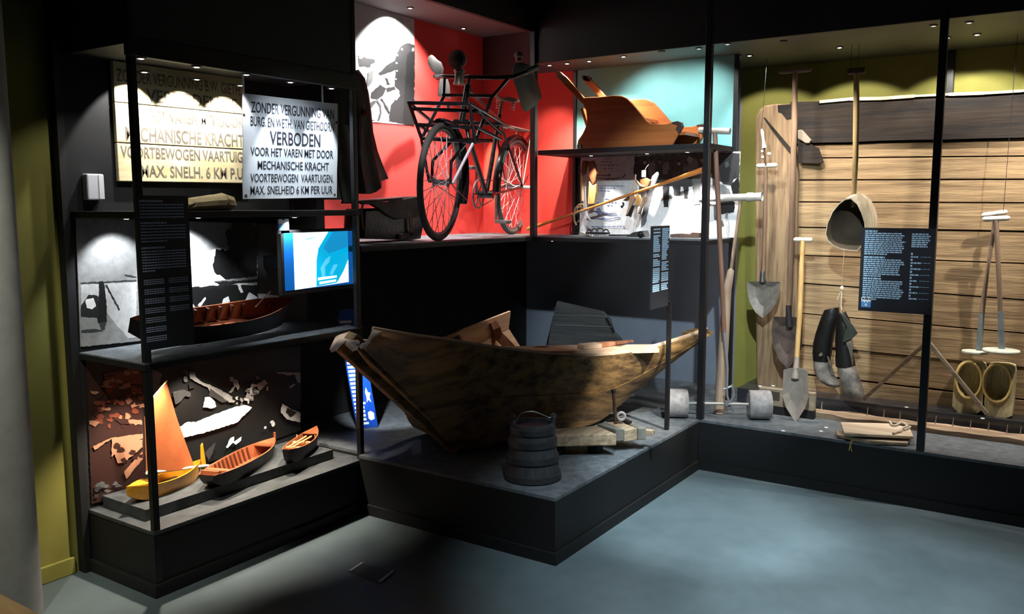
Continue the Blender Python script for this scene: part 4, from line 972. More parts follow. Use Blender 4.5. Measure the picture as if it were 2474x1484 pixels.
P.poly(S8([(380, 430), (440, 420), (520, 520), (500, 660), (430, 660)]), 1); P.poly(S8([(455, 470), (490, 450), (500, 500), (470, 520)]), 3)
P.poly(S8([(520, 690), (600, 600), (600, 800), (540, 800)]), 0)
P.poly(S8([(290, 690), (380, 680), (450, 690), (500, 730), (520, 780), (290, 780)]), 4)
P.poly(S8([(370, 860), (480, 830), (560, 860), (550, 960), (400, 980)]), 0)
P.poly(S8([(380, 1050), (440, 1040), (450, 1090), (390, 1100)]), 2); P.poly(S8([(460, 980), (490, 960), (500, 1190), (470, 1190)]), 4)
P.poly(S7([(1340, 520), (1420, 560), (1300, 1100), (1230, 1180), (1240, 1000)]), 3)
P.done()

# pair of wooden skates hanging on the left
SKW = wood('brown skate wood', (112, 66, 34), (70, 38, 20), 'z', 0.4, 4, 0.1)
SKL = wood('worn skate wood', (206, 160, 96), (168, 118, 66), 'z', 0.5, 4, 0.1)
def skate_hung(label, up_px, lo_px, blade_px, y):
    c = at_y(up_px[0][0], up_px[0][1], y)
    t = thing('ice_skate', label, 'skate', c, 'old wooden skates in the lower right case')
    MB().prism([at_y(*p, y) for p in up_px], (0, .03, 0)).build('foot_board', SKW, t, bevel=.004)
    MB().prism([at_y(*p, y + .003) for p in lo_px], (0, .024, 0)).build('heel_board', SKL, t, bevel=.003)
    MB().tube([at_y(*p, y + .012) for p in blade_px], [.006, .008, .009, .009, .008, .006, .003][:len(blade_px)], 8, flat=.5).build('blade', mat('bright skate steel', (206, 204, 200), 0.3, 0.7), t, smooth=True)
    return t
skate_hung('left of the two big brown skates hanging with blades down before the poster', S7([(355, 170), (410, 175), (412, 230), (385, 380), (345, 400), (325, 330)]), S7([(320, 400), (350, 400), (358, 560), (360, 780), (340, 790), (325, 560)]), S7([(360, 520), (375, 700), (382, 900), (372, 990), (330, 1050), (285, 1090), (262, 1100)]), 5.10)
skate_hung('right of the two big brown skates hanging with blades down before the poster', S7([(430, 190), (505, 170), (545, 300), (560, 370), (545, 480), (500, 540), (455, 420)]), S7([(450, 480), (505, 545), (555, 520), (555, 650), (525, 820), (430, 830), (432, 760)]), S7([(395, 560), (405, 800), (410, 930), (425, 1000), (460, 1050), (500, 1080), (520, 1105)]), 5.10)
t = thing('skate_strap', 'pale leather strap looped below the hanging brown skates', 'strap', at_y(1392, 545, 5.06))
MB().tube([at_y(*p, 5.06) for p in S7([(365, 830), (300, 835), (245, 890), (225, 980), (235, 1080), (262, 1140)])], .007, 8, flat=.4).build('strap', TAN, t)
MB().tube([at_y(*p, 5.055) for p in S7([(250, 960), (300, 935), (360, 920), (330, 860), (280, 880), (270, 950)])], .006, 8, flat=.5).build('strap_knot', TAN, t)
# small bundle of skates hanging in the middle
def mini(label, pts, blade, y, m):
    t = thing('ice_skate', label, 'skate', at_y(*pts[0], y), 'old wooden skates in the lower right case')
    MB().prism([at_y(*p, y) for p in pts], (0, .022, 0)).build('foot_board', m, t, bevel=.003)
    MB().prism([at_y(*p, y + .006) for p in blade], (0, .005, 0)).build('blade', IRON, t)
SKP = wood('pale skate wood', (200, 160, 132), (150, 112, 84), 'z', 0.5, 4, 0.1)
mini('skate with dark forked blade at the lower left of the hanging bundle', S7([(1055, 690), (1110, 660), (1140, 720), (1085, 850), (1020, 980), (990, 1005), (1040, 860)]), S7([(1090, 840), (1130, 850), (1075, 1025), (1045, 1000), (1010, 1005), (1000, 985), (1040, 960)]), 5.05, SKP)
mini('round pale skate in the centre of the hanging bundle', S7([(1150, 690), (1200, 680), (1215, 740), (1200, 850), (1165, 865), (1140, 800)]), S7([(1190, 720), (1215, 740), (1205, 850), (1185, 850)]), 5.06, SKL)
mini('skate at the lower right of the hanging bundle', S7([(1255, 720), (1310, 700), (1300, 780), (1240, 870), (1200, 960), (1180, 960), (1215, 850)]), S7([(1240, 860), (1260, 850), (1215, 975), (1180, 965)]), 5.05, SKP)
mini('dark skate with leather at the top of the hanging bundle', S7([(1210, 460), (1300, 430), (1370, 470), (1330, 560), (1260, 590), (1215, 560)]), S7([(1290, 540), (1330, 520), (1320, 600), (1280, 600)]), 5.09, SKW)
mini('small brown skate left of the hanging bundle', S7([(950, 770), (1020, 720), (1070, 700), (1080, 740), (1000, 780)]), S7([(945, 790), (970, 800), (975, 840), (950, 880), (930, 885), (920, 850), (955, 840)]), 5.07, SKW)
t = thing('skate_strap', 'pale strap with cord holding the bundle of skates together', 'strap', at_y(1535, 420, 5.04))
MB().tube([at_y(*p, 5.045) for p in S7([(1150, 380), (1145, 470), (1120, 580), (1085, 690)])], .008, 8, flat=.4).build('strap', mat('pale pink strap', (212, 176, 150), 0.6), t)
MB().tube([at_y(*p, 5.04) for p in S7([(1150, 470), (1200, 530), (1240, 560), (1280, 560)])], .008, 8, flat=.4).build('strap', TAN, t)
MB().tube([at_y(*p, 5.04) for p in S7([(1175, 860), (1155, 980), (1170, 1080), (1195, 1140)])], .0025, 6).build('cord', TAN, t)
t = thing('price_tag', 'blank white paper tag hanging over the bundle of skates', 'tag', at_y(1555, 420, 5.03))
MB().prism([at_y(*p, 5.035) for p in S7([(1240, 320), (1298, 320), (1298, 420), (1238, 420)])], (0, .002, 0)).build('paper', WHITE_P, t)
MB().tube([at_y(*p, 5.036) for p in S7([(1285, 320), (1310, 270), (1340, 235)])], .0012, 5).build('thread', TAN, t)
t = thing('ice_skate', 'long pale skate blade leaning right of the hanging bundle', 'skate', at_y(1580, 440, 5.1), 'old wooden skates in the lower right case')
MB().prism([at_y(*p, 5.11) for p in S7([(1400, 400), (1470, 340), (1480, 370), (1440, 500), (1390, 600), (1345, 620), (1350, 540)])], (0, .02, 0)).build('foot_board', mat('pale grey bone', (198, 190, 176), 0.5), t, bevel=.003)
MB().prism([at_y(*p, 5.115) for p in S7([(1440, 490), (1480, 360), (1495, 380), (1450, 520)])], (0, .005, 0)).build('blade', IRON, t)
# long stick
t = thing('ice_stick', 'long thin orange brown pole lying diagonally across the lower right case', 'pole', at_y(1270, 556, 5.12))
A, B = at_y(1280, 552, 5.14), at_y(1706, 408, 4.99)
A.z = max(A.z, 1.415)
pp = [A.lerp(B, k / 12) for k in range(13)]
rr_ = [.014, .012, .0095, .0085, .008, .008, .0085, .009, .0095, .0105, .012, .015, .019]
MB().tube(pp, rr_, 10).build('shaft', wood('orange brown pole wood', (216, 136, 64), (178, 98, 42), 'x', 0.4, 3, 0.05), t, smooth=True)
MB().tube([A + (A - B).normalized() * .03, A, A.lerp(B, .03)], [.008, .017, .014], 10).build('foot', SKL, t, smooth=True)
# small things lying on the shelf
def lying(name, label, cat, px, y, dep, m, h=None, bevel=.002, group=None):
    pts = [at_y(*p, y) for p in px]; zl = min(p.z for p in pts)
    pts = [p + V(0, 0, 1.3935 - zl) for p in pts]
    o = MB().prism(pts, (0, dep, 0)).build(name, m, bevel=bevel); tag(o, label, cat, group); return o
for k, x0 in enumerate((455, 530, 610, 700)):
    t = thing('ice_cleat', 'small spiked iron ice cleat on the shelf, %s from the left' % ('first', 'second', 'third', 'fourth')[k], 'ice cleat', at_y(1350 + x0 / 6.18, 566, 5.0), 'ice cleats on the long shelf')
    a = at_y(1350 + x0 / 6.1825, 562, 4.97); t.location = (a.x, 4.97, 1.3925)
    MB().box(a.x - .018, a.x + .018, 4.95, 5.0, 1.41, 1.422).build('plate', IRON, t, bevel=.002)
    for dx in (-.014, 0, .014): MB().lathe([(.004, .018), (.0005, 0)], (a.x + dx, 4.96, 1.3925), n=6).build('spike', STEEL, t)
    MB().tube(arc((a.x, 4.975, 1.42), .02 + .004 * (k % 3), .2, PI - .3, 8, (1, 0, 0), (0, 0, 1)), .005, 6).build('loop', LEATHER, t)
lying('cloth_scrap', 'grey flat leather flap lying on the shelf under the skates', 'leather flap', S7([(1000, 1230), (1110, 1165), (1260, 1140), (1290, 1230)]), 5.06, .08, GLEATHER)
lying('iron_bar', 'long dark flat bar lying along the back of the long shelf', 'bar', S7([(740, 1255), (740, 1235), (1200, 1235), (1200, 1255)]), 5.12, .04, IRON)
lying('iron_bar', 'rough dark bar lying on the shelf beside the corner post', 'bar', S7([(1660, 1275), (1660, 1225), (1800, 1215), (1960, 1225), (1985, 1200), (2100, 1208), (2100, 1280)]), 5.08, .05, RUST)
lying('cloth_scrap', 'small grey rag lying on the shelf below the pair of brown skates', 'rag', S7([(290, 1240), (310, 1180), (400, 1210), (480, 1250)]), 5.0, .06, mat('grey rag', (150, 146, 134), 0.8))
q = at_y(1548, 564, 4.93)
t = thing('iron_ball', 'small black iron ball at the front edge of the long shelf', 'ball', (q.x, 4.93, 1.3925))
MB().blob((q.x, 4.93, 1.3925 + .022), .022, .022, .022, 18, 10).build('ball', BLACKM, t, smooth=True)
MB().lathe([(.0225, -.003), (.0235, 0), (.0225, .003)], (q.x, 4.93, 1.3925 + .022), (0, .3, 1), 18).build('band', IRON, t, smooth=True)
# ------------------------------------------------------------------ the boat on the low platform
PERP = Vector((-0.92, 0.39, 0)).normalized()
G0 = [(903, 797, .985), (985, 811, .93), (1080, 824, .878), (1180, 840, .835), (1290, 854, .802), (1400, 862, .78), (1490, 857, .78), (1570, 843, .79), (1645, 821, .808), (1712, 798, .83)]
GN = [at_z(*p) for p in G0]
c0, c3, c6, c9 = at_z(866, 846, .945), at_z(1110, 1086, .335), at_z(1448, 1018, .335), at_z(1713, 806, .815)
CN = [c0, c0.lerp(c3, .36), c0.lerp(c3, .70), c3, c3.lerp(c6, .36) + V(.03, -.01, 0), c3.lerp(c6, .72) + V(.03, -.01, 0), c6, c6.lerp(c9, .30), c6.lerp(c9, .64), c9]
bt = thing('wooden_boat', 'large old wooden punt with one tall finished side on the low platform', 'boat', (-2.45, 3.95, ZP))
def skin(mb, A, B, n, th, bulge):
    rows = []
    for k in range(n + 1):
        v = k / n; rows.append([a.lerp(b, v) - PERP * bulge * math.sin(PI * v) for a, b in zip(A, B)])
    back = [[p + PERP * th for p in r] for r in rows]
    m = len(A)
    mb.loft(rows, closed=False, caps=False).loft(back, closed=False, caps=False)
    for i in range(m - 1):
        mb.add([rows[0][i], rows[0][i + 1], back[0][i + 1], back[0][i]], [(0, 1, 2, 3)])
        mb.add([rows[-1][i], rows[-1][i + 1], back[-1][i + 1], back[-1][i]], [(0, 1, 2, 3)])
    for i in (0, m - 1):
        for k in range(n): mb.add([rows[k][i], rows[k + 1][i], back[k + 1][i], back[k][i]], [(0, 1, 2, 3)])
    return rows
def dense(pts, k=4):
    out = []
    for i in range(len(pts) - 1):
        p0, p1, p2, p3 = pts[max(i - 1, 0)], pts[i], pts[i + 1], pts[min(i + 2, len(pts) - 1)]
        for j in range(k):
            t = j / k
            out.append(0.5 * ((2 * p1) + (p2 - p0) * t + (2 * p0 - 5 * p1 + 4 * p2 - p3) * t * t + (3 * p1 - p0 - 3 * p2 + p3) * t ** 3))
    return out + [pts[-1]]
GD, CD = dense(GN), dense(CN)
MID = [g.lerp(c, .48) - PERP * .035 for g, c in zip(GD, CD)]
mb = MB(); skin(mb, GD, MID, 4, .028, .012); mb.build('side_plank', W_HULL, bt, smooth=True, label='upper plank of the near side')
mb = MB(); skin(mb, [p - PERP * .006 for p in MID], CD, 4, .028, .012); mb.build('side_plank', W_HULL, bt, smooth=True, label='lower plank of the near side')
# rough rubbing along the gunwale top
mb = MB(); mb.tube([p + PERP * .014 + V(0, 0, .004) for p in GD], .012, 6, flat=.6); mb.build('gunwale', W_PALE, bt, smooth=True)
# flat bottom
FC = [p + PERP * (.03 + .49 * math.sin(PI * i / (len(CD) - 1))) for i, p in enumerate(CD)]
mb = MB(); mb.loft([[p + V(0, 0, .004) for p in CD], [p + V(0, 0, .004) for p in FC]], closed=False, caps=False).loft([[p + V(0, 0, .026) for p in CD], [p + V(0, 0, .026) for p in FC]], closed=False, caps=False)
mb.build('bottom', W_HULL, bt)
# stem post with its notched head
st0, st1 = c3 + PERP * .04 + V(0, 0, .0), at_z(838, 826, .955) + PERP * .02
MB().bar(st0, st1, .07, .09, PERP, .12, .10).build('stem_post', W_HULL, bt, bevel=.01)
hd = [at_z(x, y, .965) for x, y in ((808, 838), (822, 808), (846, 800), (872, 826), (866, 846), (838, 822), (814, 848))]
MB().prism(hd, PERP * .07 + V(0, 0, -.02)).build('stem_head', W_PALE, bt, bevel=.006)
MB().prism([at_z(x, y, .985) for x, y in ((872, 830), (886, 826), (903, 796), (925, 800), (902, 814), (890, 834), (878, 836))], PERP * .03 + V(0, 0, -.02)).build('plank_end', W_PALE, bt, bevel=.004)
# far side: two planks that end half way along
xs_ = -2.99
FG = [st1 + PERP * .06 + V(0, 0, .0), at_x(1050, 820, -2.965), at_x(1140, 788, -2.98), at_x(1234, 752, xs_)]
L1 = [st1.lerp(st0, .16) + PERP * .05, at_x(1050, 876, -2.945), at_x(1140, 838, -2.96), at_x(1229, 795, -2.97)]
L2 = [st1.lerp(st0, .55) + PERP * .04, at_x(1050, 980, -2.86), at_x(1150, 960, -2.86), at_x(1330, 950, -2.80)]
MB().loft([dense(FG), dense(L1)], closed=False, caps=False).loft([[p + PERP * .022 for p in dense(FG)], [p + PERP * .022 for p in dense(L1)]], closed=False, caps=False).add([FG[3], L1[3], L1[3] + PERP * .022, FG[3] + PERP * .022], [(0, 1, 2, 3)]).loft([dense(FG), [p + PERP * .022 for p in dense(FG)]], closed=False, caps=False).build('side_plank', W_PALE, bt, label='upper plank of the far side')
MB().loft([[p - PERP * .004 for p in dense(L1)], dense(L2)], closed=False, caps=False).loft([[p + PERP * .02 for p in dense(L1)], [p + PERP * .022 for p in dense(L2)]], closed=False, caps=False).add([L1[3], L2[3], L2[3] + PERP * .022, L1[3] + PERP * .022], [(0, 1, 2, 3)]).build('side_plank', W_PALE, bt, label='lower plank of the far side')
RIBW = wood('red brown rib wood', (178, 122, 92), (150, 96, 70), 'z', 0.6, 3)
def rib(a, b, c, w):
    MB().tube([a - PERP * .02, a.lerp(b, .5) - PERP * .03, b - PERP * .03, b.lerp(c, .5) - PERP * .045, c - PERP * .06], [w * .8, w, w, w, w], 4).build('rib', RIBW, bt)
rib(at_x(1186, 778, -2.985), at_x(1196, 808, -2.965), at_x(1232, 850, -2.90), .034)
rib(at_x(1103, 812, -2.975), at_x(1104, 840, -2.96), at_x(1120, 880, -2.93), .028)
# right end board
e0, e1 = GD[-1], CD[-1]
MB().prism([GD[-1], GD[-3], CD[-3], CD[-1]], PERP * .12).build('end_block', W_HULL, bt)
# loose board with mast hole and a chock on it
zb = .80
q1, q2 = at_z(1150, 839, zb), at_z(1576, 829, zb)
dv = (q2 - q1).normalized(); pv = Vector((dv.y, -dv.x, 0))
t = thing('loose_board', 'pale loose board with an oval mast hole lying across the boat', 'board', (q1 + q2) / 2)
hc = at_z(1308, 838.5, zb); hp = arc(hc, 1, 0, 2 * PI, 16, dv * .048, pv * .028)[:-1]
ol = []
c1, c2, c3_, c4 = q1, q2, q2 + pv * .20 - dv * .02, q1 + pv * .20 + dv * .12
N = 16; outer = []
for p in hp:   # project the hole ring on the board outline so the face is an open frame
    d2 = p - hc; best = None
    for a, b in ((c1, c2), (c2, c3_), (c3_, c4), (c4, c1)):
        e = b - a; den = d2.x * e.y - d2.y * e.x
        if abs(den) < 1e-9: continue
        tt = ((a.x - hc.x) * e.y - (a.y - hc.y) * e.x) / den; uu_ = ((a.x - hc.x) * d2.y - (a.y - hc.y) * d2.x) / den
        if tt > 0 and -1e-6 <= uu_ <= 1 + 1e-6 and (best is None or tt < best): best = tt
    outer.append(hc + d2 * best)
dn = V(0, 0, -.022)
mb = MB(); mb.loft([[p for p in outer] + [outer[0]], [p for p in hp] + [hp[0]]], closed=False, caps=False).loft([hp + [hp[0]], [p + dn for p in hp + [hp[0]]]], closed=False, caps=False)
mb.loft([outer + [outer[0]], [p + dn for p in outer + [outer[0]]]], closed=False, caps=False).loft([[p + dn for p in outer] + [outer[0] + dn], [p + dn for p in hp] + [hp[0] + dn]], closed=False, caps=False)
cs = [c1, c2, c3_, c4]
for c in cs:   # square the four corners off
    near = sorted(outer, key=lambda p: (p - c).length)[:2]
    mb.prism([c, near[0], near[1]], dn)
mb.build('board', W_PALE, t)
w0, w1 = at_z(1362, 857, zb - .024), at_z(1560, 846, zb - .024)
MB().bar(w0 + V(0, 0, -.012), w1 + V(0, 0, -.012), .05, .022).build('batten', RIBW, t)
a, b, c = at_z(1402, 838, zb + .014), at_z(1446, 834, zb + .014), at_z(1528, 824, zb + .014)
t = thing('wooden_peg', 'tapered wooden peg with a square head lying on the loose board in the boat', 'peg', (a.x, a.y, zb))
MB().bar(a, b, .07, .026).build('head', W_PALE, t, bevel=.003)
MB().bar(b, c, .045, .028, (0, 0, 1), .02, .012).build('shaft', RIBW, t, bevel=.003)
# small white wedge under the hull
q = at_z(1150, 1068, ZP); r_ = at_z(1186, 1066, ZP)
o = MB().prism([q, r_, r_ + V(0, 0, .012), q + V(0, 0, .022)], PERP * .05).build('wedge', W_PALE); tag(o, 'small pale wooden wedge under the bottom of the boat', 'wedge')
# dark board standing behind the boat
yb = 5.60
t = thing('lee_board', 'dark grey tapered old board standing behind the boat against the wall', 'board', at_y(1415, 1000, yb))
bp = [(1345, 728), (1454, 753), (1472, 772), (1480, 800), (1506, 828), (1520, 900), (1540, 985), (1312, 985), (1318, 870), (1330, 790)]
bpts = [at_y(x, y, yb) for x, y in bp]
zl = min(p.z for p in bpts); bpts = [V(p.x, p.y, max(p.z, ZP + .001)) for p in bpts]
MB().prism(bpts, (0, .035, 0)).build('board', W_DARK, t, bevel=.004)
for y in (763, 788): MB().bar(at_y(1338, y - 2, yb - .004), at_y(1478, y + 2, yb - .004), .006, .004, (0, 1, 0)).build('batten', mat('grey board strip', (110, 108, 108), 0.7), t)
MB().prism([at_y(x, y, yb - .003) for x, y in ((1461, 770), (1467, 768), (1484, 800), (1482, 808))], (0, .006, 0)).build('slot', IRON, t)

# tarred bucket
bc = at_z(1283, 1158, ZP); bc = V(bc.x - .01, bc.y + .03, ZP)
t = thing('wooden_bucket', 'dark staved wooden bucket with hoops and a thin wire handle on the platform corner', 'bucket', bc)
TAR = wood('dark tarred staves', (74, 74, 78), (50, 50, 54), 'z', 0.65, 4, 0.3)
Hb = .268
def rad(z): return .132 + (.100 - .132) * z / Hb
prof = [(rad(0), .0), (rad(.05), .05), (rad(.12), .12), (rad(.2), .20), (rad(Hb), Hb), (rad(Hb) - .014, Hb), (rad(.03) - .016, .03), (.0001, .03)]
MB().lathe([(.0001, .004)] + prof, bc, n=40).build('staves', TAR, t, smooth=True)
for z, h in ((.004, .03), (.09, .028), (.165, .03), (.225, .026)):
    MB().lathe([(rad(z), z), (rad(z) + .007, z + .002), (rad(z + h) + .007, z + h - .002), (rad(z + h), z + h)], bc, n=40).build('hoop', mat('dark hoop iron', (68, 68, 72), 0.5, 0.4, noise=.2, nscale=20), t, smooth=True)
cx = Vector((0.83, 0.56, 0))
for sg in (-1, 1):
    l = bc + cx * sg * .098
    MB().bar(l + V(0, 0, Hb - .05), l + V(0, 0, Hb + .035), .03, .016, cx).build('lug', TAR, t, bevel=.004)
    MB().tube(arc(l + V(0, 0, Hb + .03), .012, 0, 2 * PI, 12, cx, (0, 0, 1))[:-1], .003, 6, closed=True).build('lug_ring', STEEL, t, smooth=True)
l, r_ = bc - cx * .098, bc + cx * .098
fw = Vector((.56, -.83, 0))
hp_ = [l + V(0, 0, Hb + .03), l.lerp(r_, .06) + fw * .02 + V(0, 0, Hb - .0), l.lerp(r_, .14) + V(0, 0, Hb + .022), l.lerp(r_, .25) + V(0, 0, Hb + .045), l.lerp(r_, .5) + V(0, 0, Hb + .052), l.lerp(r_, .75) + V(0, 0, Hb + .035), l.lerp(r_, .9) + V(0, 0, Hb + .022), r_ + V(0, 0, Hb + .03)]
MB().tube(dense(hp_), .0035, 6).build('wire_handle', STEEL, t, smooth=True)

# worn beam with an iron bound end
zt_, H_ = .425, .062
tq = [at_z(x, y, zt_) for x, y in ((1328, 1037), (1442, 1028), (1490, 1049), (1332, 1052))]
t = thing('mooring_beam', 'pale worn timber block with iron bands and a bolt, beside the bucket', 'timber', (tq[0] + tq[2]) / 2 - V(0, 0, zt_ - ZP))
MB().prism(tq, (0, 0, -H_)).build('beam', W_LOG, t, bevel=.006)
ends = zo([(1080, 830), (1230, 825), (1420, 920), (1270, 930)], 1300, 900, 6.747)
GREYB = mat('grey iron bound wood', (146, 140, 130), 0.7, noise=.25, nscale=14, bump=.3)
for pts, m, dz, nm in (([(960, 835), (1110, 818), (1400, 925), (1265, 930)], GREYB, .003, 'iron_band'), ([(1115, 820), (1330, 800), (1630, 912), (1410, 940)], W_LOG, -.002, 'end_block'), ([(1400, 790), (1545, 805), (1765, 905), (1635, 915)], GREYB, .002, 'iron_band')):
    MB().prism([at_z(x, y, zt_ + dz) for x, y in zo(pts, 1300, 900, 6.747)], (0, 0, -H_ - .002)).build(nm, m, t, bevel=.004)
a, b = [at_z(x, y, zt_ - .03) for x, y in zo([(1700, 960), (1890, 985)], 1300, 900, 6.747)]
MB().bar(a, b, .03, .028).build('tenon', W_LOG, t, bevel=.003)
b0 = at_z(1488, 1022, zt_ + .002)
top = at_y(1482, 945, b0.y)
MB().tube([b0, top], [.010, .009], 10).build('bolt', RUST, t, smooth=True)
MB().lathe([(.013, -.004), (.014, .004), (.008, .010), (.0001, .012)], top, n=14).build('bolt_head', IRON, t, smooth=True)
rc_ = at_y(1501, 1006, b0.y + .01)
MB().tube(arc(rc_, .020, 0, 2 * PI, 18, (.83, .56, 0), (0, 0, 1))[:-1], .008, 8, closed=True).build('ring', mat('pale grey ring', (176, 168, 172), 0.5), t, smooth=True)
MB().prism([at_z(x, y, zt_ + .001) for x, y in zo([(1110, 815), (1200, 770), (1400, 770), (1530, 830), (1480, 850), (1330, 800)], 1300, 900, 6.747)], (0, 0, .012)).build('iron_plate', IRON, t, bevel=.002)
for f in (.12, .8):
    p = tq[0].lerp(tq[1], f); q = tq[3].lerp(tq[2], f); c = (p + q) / 2
    MB().box(c.x - .03, c.x + .03, c.y - .03, c.y + .03, ZP, zt_ - H_).build('support', BLACK, t)

# field roller with two wooden drums and a long T handle
AL, AR_ = V(-2.03, 4.822, ZP + .088), V(-1.595, 5.06, ZP + .088)
ad = (AR_ - AL).normalized()
t = thing('field_roller', 'hand roller with two grey drums on an axle and a long T-handled pole', 'roller', (AL + AR_) / 2 - V(0, 0, .088))
DRUM = mat('grey worn drum', (166, 160, 160), 0.6, noise=.2, nscale=26, bump=.25)
for c in (AL, AR_):
    MB().lathe([(.0001, -.066), (.070, -.066), (.072, -.058), (.082, -.064), (.087, -.058), (.087, .058), (.082, .064), (.072, .058), (.070, .066), (.0001, .066)], c, ad, 36).build('drum', DRUM, t, smooth=True)
MB().tube([AL, AR_], .009, 10).build('axle', mat('pale axle steel', (176, 170, 164), 0.5, .4), t, smooth=True)
mc = AL.lerp(AR_, .60)
ptop = at_y(1727, 318, mc.y + .02)
fkb = mc + V(0, 0, .10); 
fk_ = MB().tube([mc + ad * .02, mc + ad * .004 + V(0, 0, .05), fkb], .008, 8).tube([mc + ad * .02 + V(0, 0, .0), mc + ad * .045 + V(0, 0, .06), fkb + ad * .03 + V(0, 0, .02)], .007, 8).tube([fkb + ad * -.02 + V(0, 0, -.01), fkb + ad * .03 + V(0, 0, .01)], .008, 8)
fk_.tube([mc - V(0, 0, .012), mc + V(0, 0, .02)], .016, 10).tube([fkb, fkb + V(0, 0, .12), fkb + (ptop - fkb) * .26], [.009, .009, .013], 8)
fk_.build('iron_fork', mat('pale fork iron', (150, 150, 152), 0.5, .5), t, smooth=True)
MB().tube([fkb + (ptop - fkb) * .22, fkb + (ptop - fkb) * .6, ptop], [.014, .015, .014], 10).build('pole', wood('red grey pole wood', (140, 102, 84), (110, 78, 64), 'z', .6, 3), t, smooth=True)
h0, h1 = at_y(1689, 315, ptop.y), at_y(1764, 317, ptop.y)
MB().tube([h0, h0.lerp(h1, .25), h0.lerp(h1, .5), h0.lerp(h1, .75), h1], [.020, .018, .017, .019, .019], 10).build('cross_handle', mat('pale grey handle', (190, 180, 168), .6, noise=.15, nscale=12), t, smooth=True)

# hammer headed paddle standing behind the roller
pb = at_z(1737, 1000, ZP); pb = V(pb.x, pb.y, ZP + .001)
yt = 5.19
t = thing('wooden_beetle', 'tall pale paddle with a round hammer head leaning at the end of the case', 'tool', pb)
top, fl = at_y(1790, 482, yt), None
j = (654 - 482) / (1000 - 482)
q1 = at_y(1766, 654, yt + (pb.y - yt) * .34); q2 = at_y(1757, 700, yt + (pb.y - yt) * .43)
MB().tube([top, q1 + (top - q1) * .03], [.010, .011], 10).build('handle', W_GREYZ, t, smooth=True)
MB().tube([q1 + (top - q1) * .03, q1, q2, q2.lerp(pb, .5), pb + V(0, 0, .0)], [.011, .024, .032, .037, .038], 12, flat=.85).build('blade', wood('pale grey paddle wood', (176, 152, 130), (142, 118, 100), 'z', .7, 3), t, smooth=True)
h0, h1 = at_y(1690, 480, yt), at_y(1823, 476, yt)
MB().lathe([(.018, 0), (.024, .004), (.026, .04), (.022, .05), (.022, .30), (.028, .31), (.028, .34), (.023, .35), (.026, .40), (.024, (h1 - h0).length), (.018, (h1 - h0).length + .003)], h0, (h1 - h0), 18).build('head', mat('pale bleached head', (206, 200, 190), .6, noise=.1, nscale=10), t, smooth=True)

# text panel of the boat on its own thin post
xt = -1.945
RB_ = Rect(V(xt, at_x(1575, 560, xt).y, 1.485), V(xt, at_x(1618, 560, xt).y, 1.485), V(xt, at_x(1575, 560, xt).y, 1.035))
rows = []
for a, b in ((.08, .46), (.56, .95)):
    v = .03
    while v < .78: rows.append((a, b - random.choice((0, 0, 0, .06, .12)), v, .017)); v += .023 if random.random() > .12 else .04
t = text_panel('text_panel', 'narrow blue black text panel on a thin post in front of the boat', RB_, rows, TXT)
bp_ = at_z(1608, 1038, ZP)
MB().bar((xt - .012, bp_.y, ZP), (xt - .012, bp_.y, 1.05), .022, .022).build('post', BLACKM, t)
MB().bar((xt - .012, bp_.y, 1.05), (xt - .012, RB_.p(.6, 0).y, 1.09), .018, .01).build('bracket', BLACKM, t)
# ------------------------------------------------------------------ the plank wall of an old barge and the tools hung before it
yk = 5.60
XE = 0.9
t = thing('barge_side', 'old plank side of a barge with rounded upper left corner standing on the ledge', 'barge side', (-0.8, yk, .40))
KX0 = at_y(1926, 600, yk).x - .07
def zz(pxl, pyl, pyr):   # seam heights at the left end and at the right edge of the picture
    return at_y(pxl, pyl, yk), at_y(2474, pyr, yk)
SE = [zz(1935, 245, 217), zz(1935, 349, 335), zz(1932, 382, 377), zz(1932, 435, 433), zz(1932, 488, 490), zz(1932, 549, 559), zz(1932, 617, 637), zz(1932, 684, 725), zz(1932, 757, 806), zz(1932, 833, 889), zz(1932, 905, 967), zz(1932, 958, 1024)]
def ext(a, b, x): f = (x - a.x) / (b.x - a.x); return a.lerp(b, f)
for i in range(len(SE) - 1):
    (a, b), (c, d) = SE[i], SE[i + 1]
    dy = random.uniform(-.005, .005) - (.018 if i == 0 else 0); g = .0035 if i else 0.0
    n = 14; topl = [ext(a, b, KX0 + (XE - KX0) * k / n) + V(0, dy, -.004 + (random.uniform(-.004, .004) if i in (0, 1, 9) else 0)) for k in range(n + 1)]
    botl = [ext(c, d, KX0 + (XE - KX0) * k / n) + V(0, dy, .003 + (random.uniform(0, .006) if i in (0, 9) else 0)) for k in range(n + 1)]
    bk = V(0, .07 if i == 0 else .045, 0)
    mb = MB().loft([topl, botl, [p + bk - V(0, dy, 0) for p in botl], [p + bk - V(0, dy, 0) for p in topl], topl], closed=False, caps=False)
    for k in (0, n): mb.add([topl[k], botl[k], botl[k] + bk, topl[k] + bk], [(0, 1, 2, 3)])
    o = mb.build('plank', W_TAR if i == 0 else W_PLANK, t, bevel=.002)
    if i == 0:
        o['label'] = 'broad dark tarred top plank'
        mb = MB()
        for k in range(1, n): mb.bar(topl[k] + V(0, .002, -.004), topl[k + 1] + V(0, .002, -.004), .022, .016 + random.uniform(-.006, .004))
        mb.build('lit_edge', mat('pale lit edge', (226, 204, 164), .8), t)  # pale strip paints the light caught along the plank's top edge
MB().box(KX0, XE, yk + .06, yk + .08, .40, 2.2).build('backing_board', BLACK, t)
S1 = lambda pts: zo(pts, 1780, 240, 3.906)
em = [at_y(x, y, yk - .03) for x, y in S1([(180, 165), (215, 95), (270, 55), (370, 40), (520, 42), (535, 300), (575, 700)])]
em += [at_y(1926, y, yk - .03) for y in (500, 700, 945)] + [at_y(x, y, yk - .03) for x, y in ((1828, 938), (1824, 700), (1824, 500), (1824, 330))]
